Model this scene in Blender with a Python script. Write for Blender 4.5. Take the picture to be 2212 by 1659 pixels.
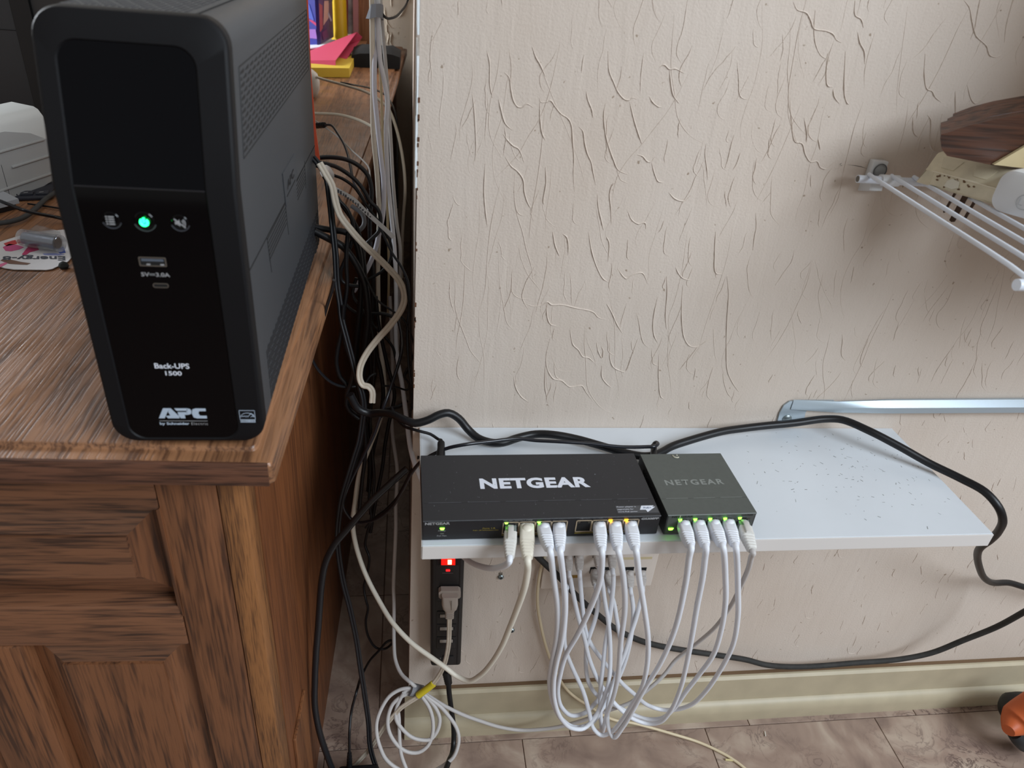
import bpy, bmesh, math, random
from mathutils import Vector, Matrix
import numpy as np
random.seed(7)
scene = bpy.context.scene
COL = scene.collection
for o in list(bpy.data.objects): bpy.data.objects.remove(o)

# ------------------------------------------------------------------ camera
CAM = Vector((-0.01632, -0.70957, 1.09058))
RIGHT = Vector((0.98956142, -0.11654479, 0.08476736))
DOWN = Vector((0.0104736, -0.52848916, -0.84887544))
FWD = Vector((0.14373064, 0.8409022, -0.52175184))
FPX = 1564.37
cd = bpy.data.cameras.new('camera'); cam = bpy.data.objects.new('camera', cd); COL.objects.link(cam)
m = Matrix.Identity(4)
for i in range(3):
    m[i][0] = RIGHT[i]; m[i][1] = -DOWN[i]; m[i][2] = -FWD[i]; m[i][3] = CAM[i]
cam.matrix_world = m
cd.sensor_fit = 'HORIZONTAL'; cd.sensor_width = 36.0; cd.lens = FPX / 2212 * 36.0
cd.clip_start = 0.01; cd.clip_end = 50
cd.dof.use_dof = True; cd.dof.focus_distance = 0.98; cd.dof.aperture_fstop = 9.0
scene.camera = cam

# ------------------------------------------------------------------ light
w = bpy.data.worlds.new('world'); scene.world = w; w.use_nodes = True
bgn = w.node_tree.nodes['Background']; bgn.inputs[0].default_value = (1.0, 0.95, 0.88, 1); bgn.inputs[1].default_value = 0.34
def area(name, loc, target, size, sy, power, col):
    l = bpy.data.lights.new(name, 'AREA'); l.shape = 'RECTANGLE'; l.size = size; l.size_y = sy; l.energy = power; l.color = col
    o = bpy.data.objects.new(name, l); COL.objects.link(o); o.location = loc
    o.rotation_euler = (Vector(target) - Vector(loc)).to_track_quat('-Z', 'Y').to_euler()
    return o
area('window_daylight', (1.75, -1.9, 2.35), (0.15, 0.0, 0.75), 1.5, 1.3, 84, (0.85, 0.955, 1.06))
area('far_wall_fill', (-2.4, 1.45, 1.75), (-0.2, 1.75, 0.95), 1.1, 1.0, 95, (0.86, 0.93, 1.0))  # added fill to brighten the far wall and desk sheen; no known window
pl = bpy.data.lights.new('lamp_glow', 'POINT'); pl.energy = 0.55; pl.color = (1.0, 0.72, 0.38); pl.shadow_soft_size = 0.05
plo = bpy.data.objects.new('lamp_glow', pl); COL.objects.link(plo); plo.location = (0.74, -0.12, 1.06)
vs = scene.view_settings
vs.view_transform = 'Standard'; vs.look = 'None'; vs.gamma = 1.0; vs.use_curve_mapping = False; vs.exposure = 0.0

# ------------------------------------------------------------------ helpers
def ray(x, y):
    return RIGHT * ((x - 1106) / FPX) + DOWN * ((y - 829.5) / FPX) + FWD
def at(x, y, Y):                    # point seen at pixel (x, y) on the upright plane at depth Y
    d = ray(x, y); return CAM + d * ((Y - CAM.y) / d.y)
def atz(x, y, z):                   # the same on a level plane
    d = ray(x, y); return CAM + d * ((z - CAM.z) / d.z)
def atx(x, y, X):
    d = ray(x, y); return CAM + d * ((X - CAM.x) / d.x)
V = Vector

def lin(c):
    return tuple((v / 12.92 if v <= 0.04045 else ((v + 0.055) / 1.055) ** 2.4) for v in [t / 255 for t in c])
MATS = {}
def mat(name, rgb, rough=0.5, metal=0.0, emit=0.0, spec=0.5, var=0.0, vscale=60, bump=0.0, bscale=200, alpha=None, trans=0.0, coat=0.0, ecol=None):
    if name in MATS: return MATS[name]
    mt = bpy.data.materials.new(name); mt.use_nodes = True; nt = mt.node_tree; p = nt.nodes['Principled BSDF']
    c = lin(rgb) + (1,)
    p.inputs['Base Color'].default_value = c; p.inputs['Roughness'].default_value = rough; p.inputs['Metallic'].default_value = metal
    p.inputs['Specular IOR Level'].default_value = spec
    if coat: p.inputs['Coat Weight'].default_value = coat; p.inputs['Coat Roughness'].default_value = 0.05
    if trans: p.inputs['Transmission Weight'].default_value = trans
    if alpha is not None: p.inputs['Alpha'].default_value = alpha
    if emit: p.inputs['Emission Color'].default_value = (lin(ecol) if ecol else c[:3]) + (1,); p.inputs['Emission Strength'].default_value = emit
    tc = nt.nodes.new('ShaderNodeTexCoord')
    if var:
        n = nt.nodes.new('ShaderNodeTexNoise'); n.inputs['Scale'].default_value = vscale; n.inputs['Detail'].default_value = 5
        nt.links.new(tc.outputs['Object'], n.inputs['Vector'])
        r = nt.nodes.new('ShaderNodeValToRGB')
        r.color_ramp.elements[0].position = 0.3; r.color_ramp.elements[1].position = 0.7
        r.color_ramp.elements[0].color = tuple(v * (1 - var) for v in c[:3]) + (1,)
        r.color_ramp.elements[1].color = tuple(min(1, v * (1 + var)) for v in c[:3]) + (1,)
        nt.links.new(n.outputs['Fac'], r.inputs['Fac']); nt.links.new(r.outputs['Color'], p.inputs['Base Color'])
    if bump:
        n = nt.nodes.new('ShaderNodeTexNoise'); n.inputs['Scale'].default_value = bscale; n.inputs['Detail'].default_value = 4
        nt.links.new(tc.outputs['Object'], n.inputs['Vector'])
        b = nt.nodes.new('ShaderNodeBump'); b.inputs['Strength'].default_value = bump; b.inputs['Distance'].default_value = 0.001
        nt.links.new(n.outputs['Fac'], b.inputs['Height']); nt.links.new(b.outputs['Normal'], p.inputs['Normal'])
    MATS[name] = mt
    return mt

def wood(name, mid, dark, axis='x', fine=260, coarse=26, rough=0.38, contrast=1.0, cath=0.55, worn=0.0):
    if name in MATS: return MATS[name]
    mt = bpy.data.materials.new(name); mt.use_nodes = True; nt = mt.node_tree; N = nt.nodes; L = nt.links; p = N['Principled BSDF']
    p.inputs['Roughness'].default_value = rough
    tc = N.new('ShaderNodeTexCoord')
    def mapped(s, k):
        mp = N.new('ShaderNodeMapping'); sc = {'x': (s / k, s, s), 'y': (s, s / k, s), 'z': (s, s, s / k)}[axis]
        mp.inputs['Scale'].default_value = sc; L.new(tc.outputs['Object'], mp.inputs['Vector']); return mp
    a = N.new('ShaderNodeTexNoise'); a.inputs['Scale'].default_value = 1; a.inputs['Detail'].default_value = 3; a.inputs['Distortion'].default_value = 0.25
    L.new(mapped(coarse, 16).outputs[0], a.inputs['Vector'])
    # growth rings: sine of the coarse field
    mu = N.new('ShaderNodeMath'); mu.operation = 'MULTIPLY'; mu.inputs[1].default_value = 24; L.new(a.outputs['Fac'], mu.inputs[0])
    si = N.new('ShaderNodeMath'); si.operation = 'SINE'; L.new(mu.outputs[0], si.inputs[0])
    mr = N.new('ShaderNodeMapRange'); mr.inputs[1].default_value = -1; mr.inputs[2].default_value = 1; L.new(si.outputs[0], mr.inputs[0])
    b = N.new('ShaderNodeTexNoise'); b.inputs['Scale'].default_value = 1; b.inputs['Detail'].default_value = 2
    L.new(mapped(fine * 1.6, 22).outputs[0], b.inputs['Vector'])
    rb = N.new('ShaderNodeValToRGB'); rb.color_ramp.elements[0].position = 0.36; rb.color_ramp.elements[1].position = 0.56; L.new(b.outputs['Fac'], rb.inputs['Fac'])
    m1 = N.new('ShaderNodeMath'); m1.operation = 'MULTIPLY'; m1.inputs[1].default_value = cath; L.new(mr.outputs[0], m1.inputs[0])
    m2 = N.new('ShaderNodeMath'); m2.operation = 'MULTIPLY_ADD'; m2.inputs[1].default_value = 0.55; L.new(rb.outputs['Color'], m2.inputs[0]); L.new(m1.outputs[0], m2.inputs[2])
    cr = N.new('ShaderNodeValToRGB'); cr.color_ramp.elements[0].position = 0.05; cr.color_ramp.elements[1].position = 0.85
    cr.color_ramp.elements[0].color = lin(dark) + (1,); cr.color_ramp.elements[1].color = lin(mid) + (1,)
    L.new(m2.outputs[0], cr.inputs['Fac']); L.new(cr.outputs['Color'], p.inputs['Base Color'])
    if worn:
        wn = N.new('ShaderNodeTexNoise'); wn.inputs['Scale'].default_value = 18; wn.inputs['Detail'].default_value = 6; L.new(tc.outputs['Object'], wn.inputs['Vector'])
        wr = N.new('ShaderNodeMapRange'); wr.inputs[1].default_value = 0.35; wr.inputs[2].default_value = 0.7; wr.inputs[3].default_value = rough - 0.06; wr.inputs[4].default_value = rough + worn
        L.new(wn.outputs['Fac'], wr.inputs[0]); L.new(wr.outputs[0], p.inputs['Roughness'])
    bm_ = N.new('ShaderNodeBump'); bm_.inputs['Strength'].default_value = 0.25; bm_.inputs['Distance'].default_value = 0.0006
    L.new(rb.outputs['Color'], bm_.inputs['Height']); L.new(bm_.outputs['Normal'], p.inputs['Normal'])
    MATS[name] = mt
    return mt

BASE = {}
def empty(name, label, cat, base, group=None):
    o = bpy.data.objects.new(name, None); COL.objects.link(o); o.location = base; o.empty_display_size = 0.02
    o['label'] = label; o['category'] = cat
    if group: o['group'] = group
    BASE[o.name] = V(base); return o
def tag(o, label, cat, group=None):
    o['label'] = label; o['category'] = cat
    if group: o['group'] = group
    return o
def struct(o):
    o['kind'] = 'structure'; return o
def stuff(o):
    o['kind'] = 'stuff'; return o

def spline(pts, seg=None):
    pts = [V(p) for p in pts]
    P = [pts[0] * 2 - pts[1]] + pts + [pts[-1] * 2 - pts[-2]]
    out = []
    for i in range(1, len(P) - 2):
        p0, p1, p2, p3 = P[i - 1], P[i], P[i + 1], P[i + 2]
        d = (p2 - p1).length; n = seg or max(3, min(14, int(d / 0.008) + 2))
        t0 = 0; t1 = t0 + max(1e-5, (p1 - p0).length ** 0.5); t2 = t1 + max(1e-5, (p2 - p1).length ** 0.5); t3 = t2 + max(1e-5, (p3 - p2).length ** 0.5)
        for k in range(n):
            t = t1 + (t2 - t1) * k / n
            A1 = p0 * ((t1 - t) / (t1 - t0)) + p1 * ((t - t0) / (t1 - t0))
            A2 = p1 * ((t2 - t) / (t2 - t1)) + p2 * ((t - t1) / (t2 - t1))
            A3 = p2 * ((t3 - t) / (t3 - t2)) + p3 * ((t - t2) / (t3 - t2))
            B1 = A1 * ((t2 - t) / (t2 - t0)) + A2 * ((t - t0) / (t2 - t0))
            B2 = A2 * ((t3 - t) / (t3 - t1)) + A3 * ((t - t1) / (t3 - t1))
            out.append(B1 * ((t2 - t) / (t2 - t1)) + B2 * ((t - t1) / (t2 - t1)))
    out.append(pts[-1])
    return out

def rrect(x0, x1, z0, z1, r, n=6, extra=()):
    """rounded rectangle outline (counter-clockwise seen from -y), extra = z levels that get a vertex on both long sides"""
    out = []
    cs = [(x1 - r, z0 + r, -90), (x1 - r, z1 - r, 0), (x0 + r, z1 - r, 90), (x0 + r, z0 + r, 180)]
    for i, (cx, cz, a) in enumerate(cs):
        for k in range(n + 1):
            t = math.radians(a + 90 * k / n); out.append((cx + r * math.cos(t), cz + r * math.sin(t)))
        if i == 0: out += [(x1, e) for e in sorted(extra)]
        if i == 2: out += [(x0, e) for e in sorted(extra, reverse=True)]
    return out

class MB:
    def __init__(s): s.v = []; s.f = []
    def add(s, vs, fs):
        o = len(s.v); s.v += [V(p) for p in vs]; s.f += [tuple(i + o for i in f) for f in fs]; return s
    def box(s, x0, x1, y0, y1, z0, z1, M=None, b=0.0):
        if b:
            bm = bmesh.new(); bmesh.ops.create_cube(bm, size=1)
            for v in bm.verts: v.co = V(((x0 + x1) / 2 + v.co.x * (x1 - x0), (y0 + y1) / 2 + v.co.y * (y1 - y0), (z0 + z1) / 2 + v.co.z * (z1 - z0)))
            bmesh.ops.bevel(bm, geom=bm.edges[:], offset=b, segments=2, affect='EDGES', profile=0.5)
            bm.verts.ensure_lookup_table(); vs = [v.co.copy() for v in bm.verts]; fs = [[v.index for v in f.verts] for f in bm.faces]; bm.free()
        else:
            vs = [V((x, y, z)) for z in (z0, z1) for y in (y0, y1) for x in (x0, x1)]
            fs = [(0, 2, 3, 1), (4, 5, 7, 6), (0, 1, 5, 4), (2, 6, 7, 3), (0, 4, 6, 2), (1, 3, 7, 5)]
        if M: vs = [M @ v for v in vs]
        return s.add(vs, fs)
    def quadbox(s, q, n):
        """slab: four corners q, thickness vector n"""
        q = [V(p) for p in q]; n = V(n)
        return s.add(q + [p + n for p in q], [(0, 1, 2, 3), (7, 6, 5, 4), (0, 4, 5, 1), (1, 5, 6, 2), (2, 6, 7, 3), (3, 7, 4, 0)])
    def prism(s, pts, n, M=None):
        pts = [V(p) for p in pts]; n = V(n); k = len(pts)
        vs = pts + [p + n for p in pts]
        if M: vs = [M @ v for v in vs]
        return s.add(vs, [tuple(range(k)), tuple(range(2 * k - 1, k - 1, -1))] + [(i, i + k, (i + 1) % k + k, (i + 1) % k) for i in range(k)])
    def loft(s, rings, cap=True, closed=True):
        k = len(rings[0]); vs = [V(p) for r in rings for p in r]; fs = []
        for i in range(len(rings) - 1):
            for j in range(k if closed else k - 1):
                a = i * k + j; b = i * k + (j + 1) % k; fs.append((a, b, b + k, a + k))
        if cap: fs += [tuple(range(k - 1, -1, -1)), tuple(range((len(rings) - 1) * k, len(rings) * k))]
        return s.add(vs, fs)
    def tube(s, pts, r, n=8, prof=None, cap=True, ref=V((0.1, -0.8, 0.6))):
        rings = []; m_ = len(pts); up = None
        for i, p in enumerate(pts):
            t = (pts[min(i + 1, m_ - 1)] - pts[max(i - 1, 0)])
            t = t.normalized() if t.length > 1e-9 else V((0, 0, 1))
            if prof is None:
                if up is None:
                    up = t.orthogonal().normalized()
                up = up - t * up.dot(t); up = up.normalized() if up.length > 1e-6 else t.orthogonal().normalized()
                sd = t.cross(up); rr = r(i / (m_ - 1)) if callable(r) else r
                rings.append([p + (up * math.cos(2 * math.pi * k / n) + sd * math.sin(2 * math.pi * k / n)) * rr for k in range(n)])
            else:
                nn = ref - t * ref.dot(t)
                if up is not None and nn.length < 0.25: nn = up - t * up.dot(t)
                nn = nn.normalized(); up = nn; sd = t.cross(nn)
                rings.append([p + sd * a + nn * b for a, b in prof])
        return s.loft(rings, cap)
    def cyl(s, a, b, r0, r1=None, n=16):
        a = V(a); b = V(b); return s.tube([a, b], (lambda t: r0 + (r1 - r0) * t) if r1 is not None else r0, n)
    def lathe(s, c, axis, prof, n=24):
        c = V(c); axis = V(axis).normalized(); u = axis.orthogonal().normalized(); w_ = axis.cross(u)
        return s.loft([[c + axis * h + (u * math.cos(2 * math.pi * k / n) + w_ * math.sin(2 * math.pi * k / n)) * max(r, 1e-5) for k in range(n)] for h, r in prof])
    def build(s, name, mt, parent=None, smooth=None, base=None):
        if parent is not None: b = BASE[parent.name]
        elif base is not None: b = V(base)
        else:
            xs = [v.x for v in s.v]; ys = [v.y for v in s.v]; zs = [v.z for v in s.v]
            b = V(((min(xs) + max(xs)) / 2, (min(ys) + max(ys)) / 2, min(zs)))
        me = bpy.data.meshes.new(name); me.from_pydata([v - b for v in s.v], [], s.f)
        bm = bmesh.new(); bm.from_mesh(me); bmesh.ops.recalc_face_normals(bm, faces=bm.faces); bm.to_mesh(me); bm.free()
        me.materials.append(mt)
        if smooth is not None:
            me.set_sharp_from_angle(angle=math.radians(smooth)); me.shade_smooth() if False else None
            for p in me.polygons: p.use_smooth = True
        o = bpy.data.objects.new(name, me); COL.objects.link(o)
        if parent is not None: o.parent = parent
        else: o.location = b
        BASE[o.name] = b
        return o

def text(name, body, mt, parent, center, right, up, width, height=None, bold=0.0, depth=0.00015, shear=0.0, space=1.0):
    cu = bpy.data.curves.new(name + '_curve', 'FONT'); cu.body = body; cu.size = 1; cu.offset = bold; cu.shear = shear; cu.space_character = space
    cu.resolution_u = 4; cu.align_x = 'CENTER'
    ob = bpy.data.objects.new(name + '_tmp', cu); COL.objects.link(ob)
    dg = bpy.context.evaluated_depsgraph_get(); me = bpy.data.meshes.new_from_object(ob.evaluated_get(dg))
    bpy.data.objects.remove(ob)
    xs = [v.co.x for v in me.vertices]; ys = [v.co.y for v in me.vertices]
    x0, x1, y0, y1 = min(xs), max(xs), min(ys), max(ys)
    sx = width / (x1 - x0); sy = (height / (y1 - y0)) if height else sx
    right = V(right).normalized(); up = V(up).normalized(); nrm = right.cross(up); b = BASE[parent.name]
    for v in me.vertices:
        v.co = V(center) + right * ((v.co.x - (x0 + x1) / 2) * sx) + up * ((v.co.y - (y0 + y1) / 2) * sy) + nrm * depth - b
    me.materials.clear(); me.materials.append(mt)
    o = bpy.data.objects.new(name, me); COL.objects.link(o); o.parent = parent; BASE[o.name] = b
    return o

# ------------------------------------------------------------------ materials
M_BLACK = mat('black_plastic', (24, 24, 27), 0.5, bump=0.12, bscale=1500)
M_CORD = mat('black_cord', (16, 16, 19), 0.42, spec=0.4)
M_CORDG = mat('dusty_black_cord', (44, 43, 41), 0.75, var=0.25, vscale=90)
M_WHITE = mat('white_cable', (226, 229, 236), 0.42)
M_CREAM = mat('cream_cable', (226, 220, 205), 0.45)
M_GREYC = mat('grey_cable', (176, 174, 172), 0.5)
M_SHADEPLUG = mat('shaded_white_plug', (196, 190, 186), 0.5)  # white plugs at the jacks, greyed: their shade is in the colour
M_LAV = mat('lavender_white_cable', (206, 207, 218), 0.45)
M_TAN = mat('tan_cord', (186, 174, 158), 0.5, var=0.1, vscale=120)
M_TANPLUG = mat('tan_plug', (156, 144, 134), 0.55)
M_OAKTOP = wood('oak_top', (150, 106, 74), (92, 62, 44), 'y', 240, 30, 0.34, worn=0.2)
M_OAKX = wood('oak_rail', (122, 82, 58), (64, 44, 34), 'x', 230, 34, 0.4)
M_OAKZ = wood('oak_stile', (126, 82, 54), (70, 45, 32), 'z', 230, 30, 0.4)
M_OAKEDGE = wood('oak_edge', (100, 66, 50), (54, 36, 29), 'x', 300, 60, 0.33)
M_OAKSIDE = wood('oak_side', (132, 80, 46), (98, 58, 34), 'z', 140, 14, 0.45, cath=0.35)
M_TEXTW = mat('white_print', (222, 226, 236), 0.5)
M_LGREY = mat('grey_print', (150, 150, 152), 0.5)
M_DARKHOLE = mat('dark_recess', (6, 6, 7), 0.8)
M_GREEN = mat('green_led', (120, 255, 60), 0.4, emit=7, ecol=(130, 255, 60))
M_AMBER = mat('amber_led', (255, 190, 40), 0.4, emit=8, ecol=(255, 176, 24))
M_SCREW = mat('zinc_screw', (150, 160, 162), 0.35, metal=0.8)

# ------------------------------------------------------------------ setting: walls, floor, baseboards
def paint_mat(name, rgb, rough, fine):
    mt = bpy.data.materials.new(name); mt.use_nodes = True; nt = mt.node_tree; N = nt.nodes; L = nt.links; p = N['Principled BSDF']
    p.inputs['Roughness'].default_value = rough; p.inputs['Specular IOR Level'].default_value = 0.3
    geo = N.new('ShaderNodeNewGeometry')
    a = N.new('ShaderNodeTexNoise'); a.inputs['Scale'].default_value = 5; a.inputs['Detail'].default_value = 4; L.new(geo.outputs['Position'], a.inputs['Vector'])
    r = N.new('ShaderNodeValToRGB'); c = lin(rgb)
    r.color_ramp.elements[0].position = 0.3; r.color_ramp.elements[1].position = 0.72
    r.color_ramp.elements[0].color = (c[0] * 0.95, c[1] * 0.92, c[2] * 0.90, 1); r.color_ramp.elements[1].color = (min(1, c[0] * 1.03), min(1, c[1] * 1.03), min(1, c[2] * 1.04), 1)
    L.new(a.outputs['Fac'], r.inputs['Fac'])
    # specks of dirt
    s_ = N.new('ShaderNodeTexNoise'); s_.inputs['Scale'].default_value = 130; s_.inputs['Detail'].default_value = 2; L.new(geo.outputs['Position'], s_.inputs['Vector'])
    sr = N.new('ShaderNodeValToRGB'); sr.color_ramp.elements[0].position = 0.25; sr.color_ramp.elements[1].position = 0.3
    sr.color_ramp.elements[0].color = (0.45, 0.38, 0.3, 1); sr.color_ramp.elements[1].color = (1, 1, 1, 1); L.new(s_.outputs['Fac'], sr.inputs['Fac'])
    mx = N.new('ShaderNodeMix'); mx.data_type = 'RGBA'; mx.blend_type = 'MULTIPLY'; mx.inputs['Factor'].default_value = 0.8
    L.new(r.outputs['Color'], mx.inputs['A']); L.new(sr.outputs['Color'], mx.inputs['B']); L.new(mx.outputs['Result'], p.inputs['Base Color'])
    f1 = N.new('ShaderNodeTexNoise'); f1.inputs['Scale'].default_value = 420; f1.inputs['Detail'].default_value = 3; L.new(geo.outputs['Position'], f1.inputs['Vector'])
    mp = N.new('ShaderNodeMapping'); mp.inputs['Scale'].default_value = (60, 60, 9); L.new(geo.outputs['Position'], mp.inputs['Vector'])
    f2 = N.new('ShaderNodeTexNoise'); f2.inputs['Scale'].default_value = 1; f2.inputs['Detail'].default_value = 4; f2.inputs['Distortion'].default_value = 0.8; L.new(mp.outputs[0], f2.inputs['Vector'])
    b1 = N.new('ShaderNodeBump'); b1.inputs['Strength'].default_value = 0.45 * fine; b1.inputs['Distance'].default_value = 0.0009; L.new(f1.outputs['Fac'], b1.inputs['Height'])
    b2 = N.new('ShaderNodeBump'); b2.inputs['Strength'].default_value = 0.28 * fine; b2.inputs['Distance'].default_value = 0.003; L.new(f2.outputs['Fac'], b2.inputs['Height'])
    L.new(b1.outputs['Normal'], b2.inputs['Normal']); L.new(b2.outputs['Normal'], p.inputs['Normal'])
    MATS[name] = mt
    return mt
M_WALL = paint_mat('stucco_paint', (205, 193, 181), 0.7, 1.0)
M_WALL2 = paint_mat('far_stucco_paint', (206, 194, 176), 0.75, 0.6)
XC = -0.0084
wall = struct(MB().box(XC, 3.0, 0, 2.15, 0, 2.7).build('wall_right', M_WALL, base=(0, 0, 0)))
wall2 = struct(MB().box(-3.2, XC, 2.15, 2.3, 0, 2.7).build('wall_rear', M_WALL2, base=(0, 0, 0)))

def ridge(mb, pts, wd, h, tr):
    """raised plaster line: triangular section, tr maps (a, b, height) to the world"""
    n = len(pts)
    if n < 2: return
    L_, P_, R_ = [], [], []
    for i in range(n):
        a = pts[max(0, i - 1)]; b = pts[min(n - 1, i + 1)]
        dx, dy = b[0] - a[0], b[1] - a[1]; l = math.hypot(dx, dy) or 1e-6; nx, ny = -dy / l, dx / l
        t = i / (n - 1); k = min(1, 0.25 + 3.2 * min(t, 1 - t)) * (0.75 + 0.5 * random.random())
        x, y = pts[i]
        L_.append(tr(x + nx * wd * 0.5 * k, y + ny * wd * 0.5 * k, -0.0002)); P_.append(tr(x - nx * wd * 0.05, y - ny * wd * 0.05, h * k)); R_.append(tr(x - nx * wd * 0.5 * k, y - ny * wd * 0.5 * k, -0.0002))
    vs = L_ + P_ + R_; fs = []
    for i in range(n - 1):
        fs += [(i, i + 1, n + i + 1, n + i), (n + i, n + i + 1, 2 * n + i + 1, 2 * n + i)]
    mb.add(vs, fs)
def spl2(pts):
    return [(p.x, p.z) for p in spline([V((x, 0, z)) for x, z in pts], 5)]
TR = lambda x, z, h: V((x, -h, z))
TRACED = [
 (1000, 100, .2411, [[(215,40),(240,150),(243,350),(268,465)],[(375,235),(415,280),(430,380),(455,490),(490,540),(530,545),(570,515),(635,550)],[(620,0),(655,100),(690,160),(740,270)],[(1300,40),(1310,220),(1350,320),(1390,410),(1450,475),(1490,480),(1520,460),(1560,475)],[(685,460),(700,500),(760,495),(785,485),(830,545),(880,605),(940,645),(970,700),(985,870),(995,1000),(990,1150),(1000,1300)],[(1040,720),(1075,760),(1090,860),(1115,960),(1150,1040),(1165,1120),(1190,1240)],[(1275,510),(1262,620),(1280,800),(1310,910),(1350,1020),(1390,1105),(1480,1150)],[(690,500),(692,650),(710,780),(740,845)],[(360,785),(400,840),(450,890),(500,920),(550,1045)],[(380,990),(430,1070),(490,1120),(540,1195),(550,1300),(580,1400),(620,1470)],[(1205,1330),(1215,1450),(1240,1560),(1260,1650)],[(1380,1215),(1340,1240),(1315,1320),(1325,1450),(1330,1600)],[(1480,1480),(1510,1550),(1570,1590),(1630,1580),(1640,1640)],[(1560,970),(1610,985),(1650,1030),(1680,1035),(1720,990)],[(1690,1040),(1720,1150),(1750,1210),(1800,1220)],[(1845,1310),(1900,1365),(1980,1385),(2040,1335)],[(1670,450),(1700,500),(1750,540),(1780,545)],[(85,430),(100,550),(110,700),(118,900),(108,1040)],[(200,1050),(190,1300),(200,1450),(220,1620)],[(320,470),(340,560),(380,690),(440,750)],[(740,1080),(745,1220),(720,1380),(725,1420)],[(1850,200),(1865,350),(1885,440),(1940,515)],[(1760,190),(1800,165),(1850,205),(1900,200),(1980,240)],[(1495,500),(1530,650),(1570,780),(1605,880)],[(1105,400),(1120,480),(1155,570),(1165,640)]]),
 (1100, 500, .2411, [[(140,640),(220,670),(300,655),(340,630),(380,655),(470,655),(600,685),(750,720),(800,770),(870,790)],[(710,0),(740,180),(790,330),(840,420),(890,455)],[(335,630),(340,760),(370,830),(420,845)],[(970,330),(1020,400),(1050,420),(1110,385),(1190,370),(1240,465)],[(870,640),(920,730),(960,820),(1015,915)],[(1490,320),(1520,380),(1560,420),(1630,437)],[(1555,480),(1545,650),(1548,830),(1570,960),(1620,1025),(1690,1030),(1770,980),(1880,940)],[(545,880),(570,1010),(620,1060),(660,1120),(710,1130),(770,1185)],[(365,960),(330,1130),(345,1240),(400,1320),(470,1335),(540,1390),(600,1385),(650,1380),(690,1440),(745,1515)],[(780,990),(800,1080),(830,1130),(840,1070),(825,1030)],[(830,1200),(830,1300),(870,1360),(920,1400)],[(900,1000),(905,1150),(935,1215),(990,1245),(1035,1255),(1100,1100),(1150,960)],[(1410,400),(1415,550),(1400,750),(1410,880)],[(1330,580),(1290,790),(1295,920),(1330,1000)],[(1950,400),(1965,550),(1950,800),(1945,1050),(1955,1250),(2010,1370),(2060,1440)],[(1850,0),(1840,200),(1850,370),(1910,385)],[(1340,1100),(1340,1350),(1360,1480),(1390,1500)],[(40,1300),(60,1400),(110,1480),(170,1525)],[(325,1200),(320,1380),(340,1500)],[(390,0),(410,120),(450,220)],[(480,20),(515,50),(530,130),(528,210)],[(870,45),(895,100),(885,270)]]),
 (1700, 0, .2315, [[(60,20),(95,90),(180,120),(220,190),(250,265),(370,290),(430,320),(460,370),(510,400)],[(635,0),(635,140),(690,180),(715,260)],[(1650,0),(1700,70),(1725,200),(1760,330),(1820,390),(1860,430),(1890,515),(1960,530),(2030,480)],[(380,500),(365,720),(380,800),(430,810)],[(545,480),(535,880),(560,960),(580,975)],[(660,300),(680,400),(720,480),(725,600)],[(1290,500),(1280,700),(1305,830),(1350,850),(1380,905),(1440,955)],[(430,830),(440,900),(490,970)],[(30,1080),(45,1200),(75,1320),(140,1340),(170,1440),(220,1510),(280,1505),(310,1560),(370,1575),(420,1530),(480,1490)],[(1175,1090),(1180,1230),(1220,1280)],[(1310,1070),(1340,1120),(1335,1350),(1370,1410),(1430,1405)],[(1680,790),(1720,930),(1760,965),(1840,900),(1910,830)],[(1570,850),(1570,1100)],[(290,1290),(310,1400)],[(160,1100),(185,1250),(180,1330)]])]
rm = MB()
for ox, oy, sc, lines in TRACED:
    for ln in lines:
        pp = [at(ox + x * sc, oy + y * sc, 0) for x, y in ln]
        ridge(rm, spl2([(p.x, p.z) for p in pp]), 0.0019, 0.0010, TR)
def jstroke(x, z, l, hook):
    p = [(x, z)]; a = math.radians(-90 + random.gauss(0, 9)); n = random.randint(4, 8)
    for i in range(n):
        if hook and i > n * 0.55: a += math.radians(random.uniform(12, 34))
        a += math.radians(random.gauss(0, 7)); p.append((p[-1][0] + math.cos(a) * l / n, p[-1][1] + math.sin(a) * l / n))
    return p
for i in range(1300):
    x = random.uniform(0.0, 1.5); z = random.uniform(0.66, 1.6); l = random.uniform(0.012, 0.06)
    ridge(rm, spl2(jstroke(x, z, l, random.random() < 0.55)), random.uniform(0.0008, 0.0016), random.uniform(0.0002, 0.0007), TR)
for i in range(520):                                                # smaller flakes on the lower wall
    x = random.uniform(0.0, 1.5); z = random.uniform(0.13, 0.66); l = random.uniform(0.006, 0.032)
    ridge(rm, spl2(jstroke(x, z, l, random.random() < 0.6)), random.uniform(0.0008, 0.0014), random.uniform(0.0003, 0.0007), TR)
for i in range(260):                                                # long faint trowel lines
    x = random.uniform(0.0, 1.3); z = random.uniform(0.72, 1.6); l = random.uniform(0.05, 0.16)
    ridge(rm, spl2(jstroke(x, z, l, random.random() < 0.3)), random.uniform(0.0008, 0.0013), random.uniform(0.0002, 0.0005), TR)
stuff(rm.build('plaster_ridges', M_WALL, wall, smooth=60))
pm = MB()
for ln in ([(180, 598), (165, 620)], [(115, 630), (136, 624), (122, 636), (140, 640), (116, 650)], [(180, 634), (240, 640), (290, 650), (342, 667)], [(85, 670), (130, 655)]):
    p_ = [at(1780 + a * .2773, 180 + b * .2773, 0) for a, b in ln]
    ridge(pm, [(p.x, p.z) for p in p_], 0.0009, 0.0002, TR)
stuff(pm.build('pencil_marks', mat('pencil', (70, 62, 56), 0.8), wall))
rm = MB()
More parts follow.
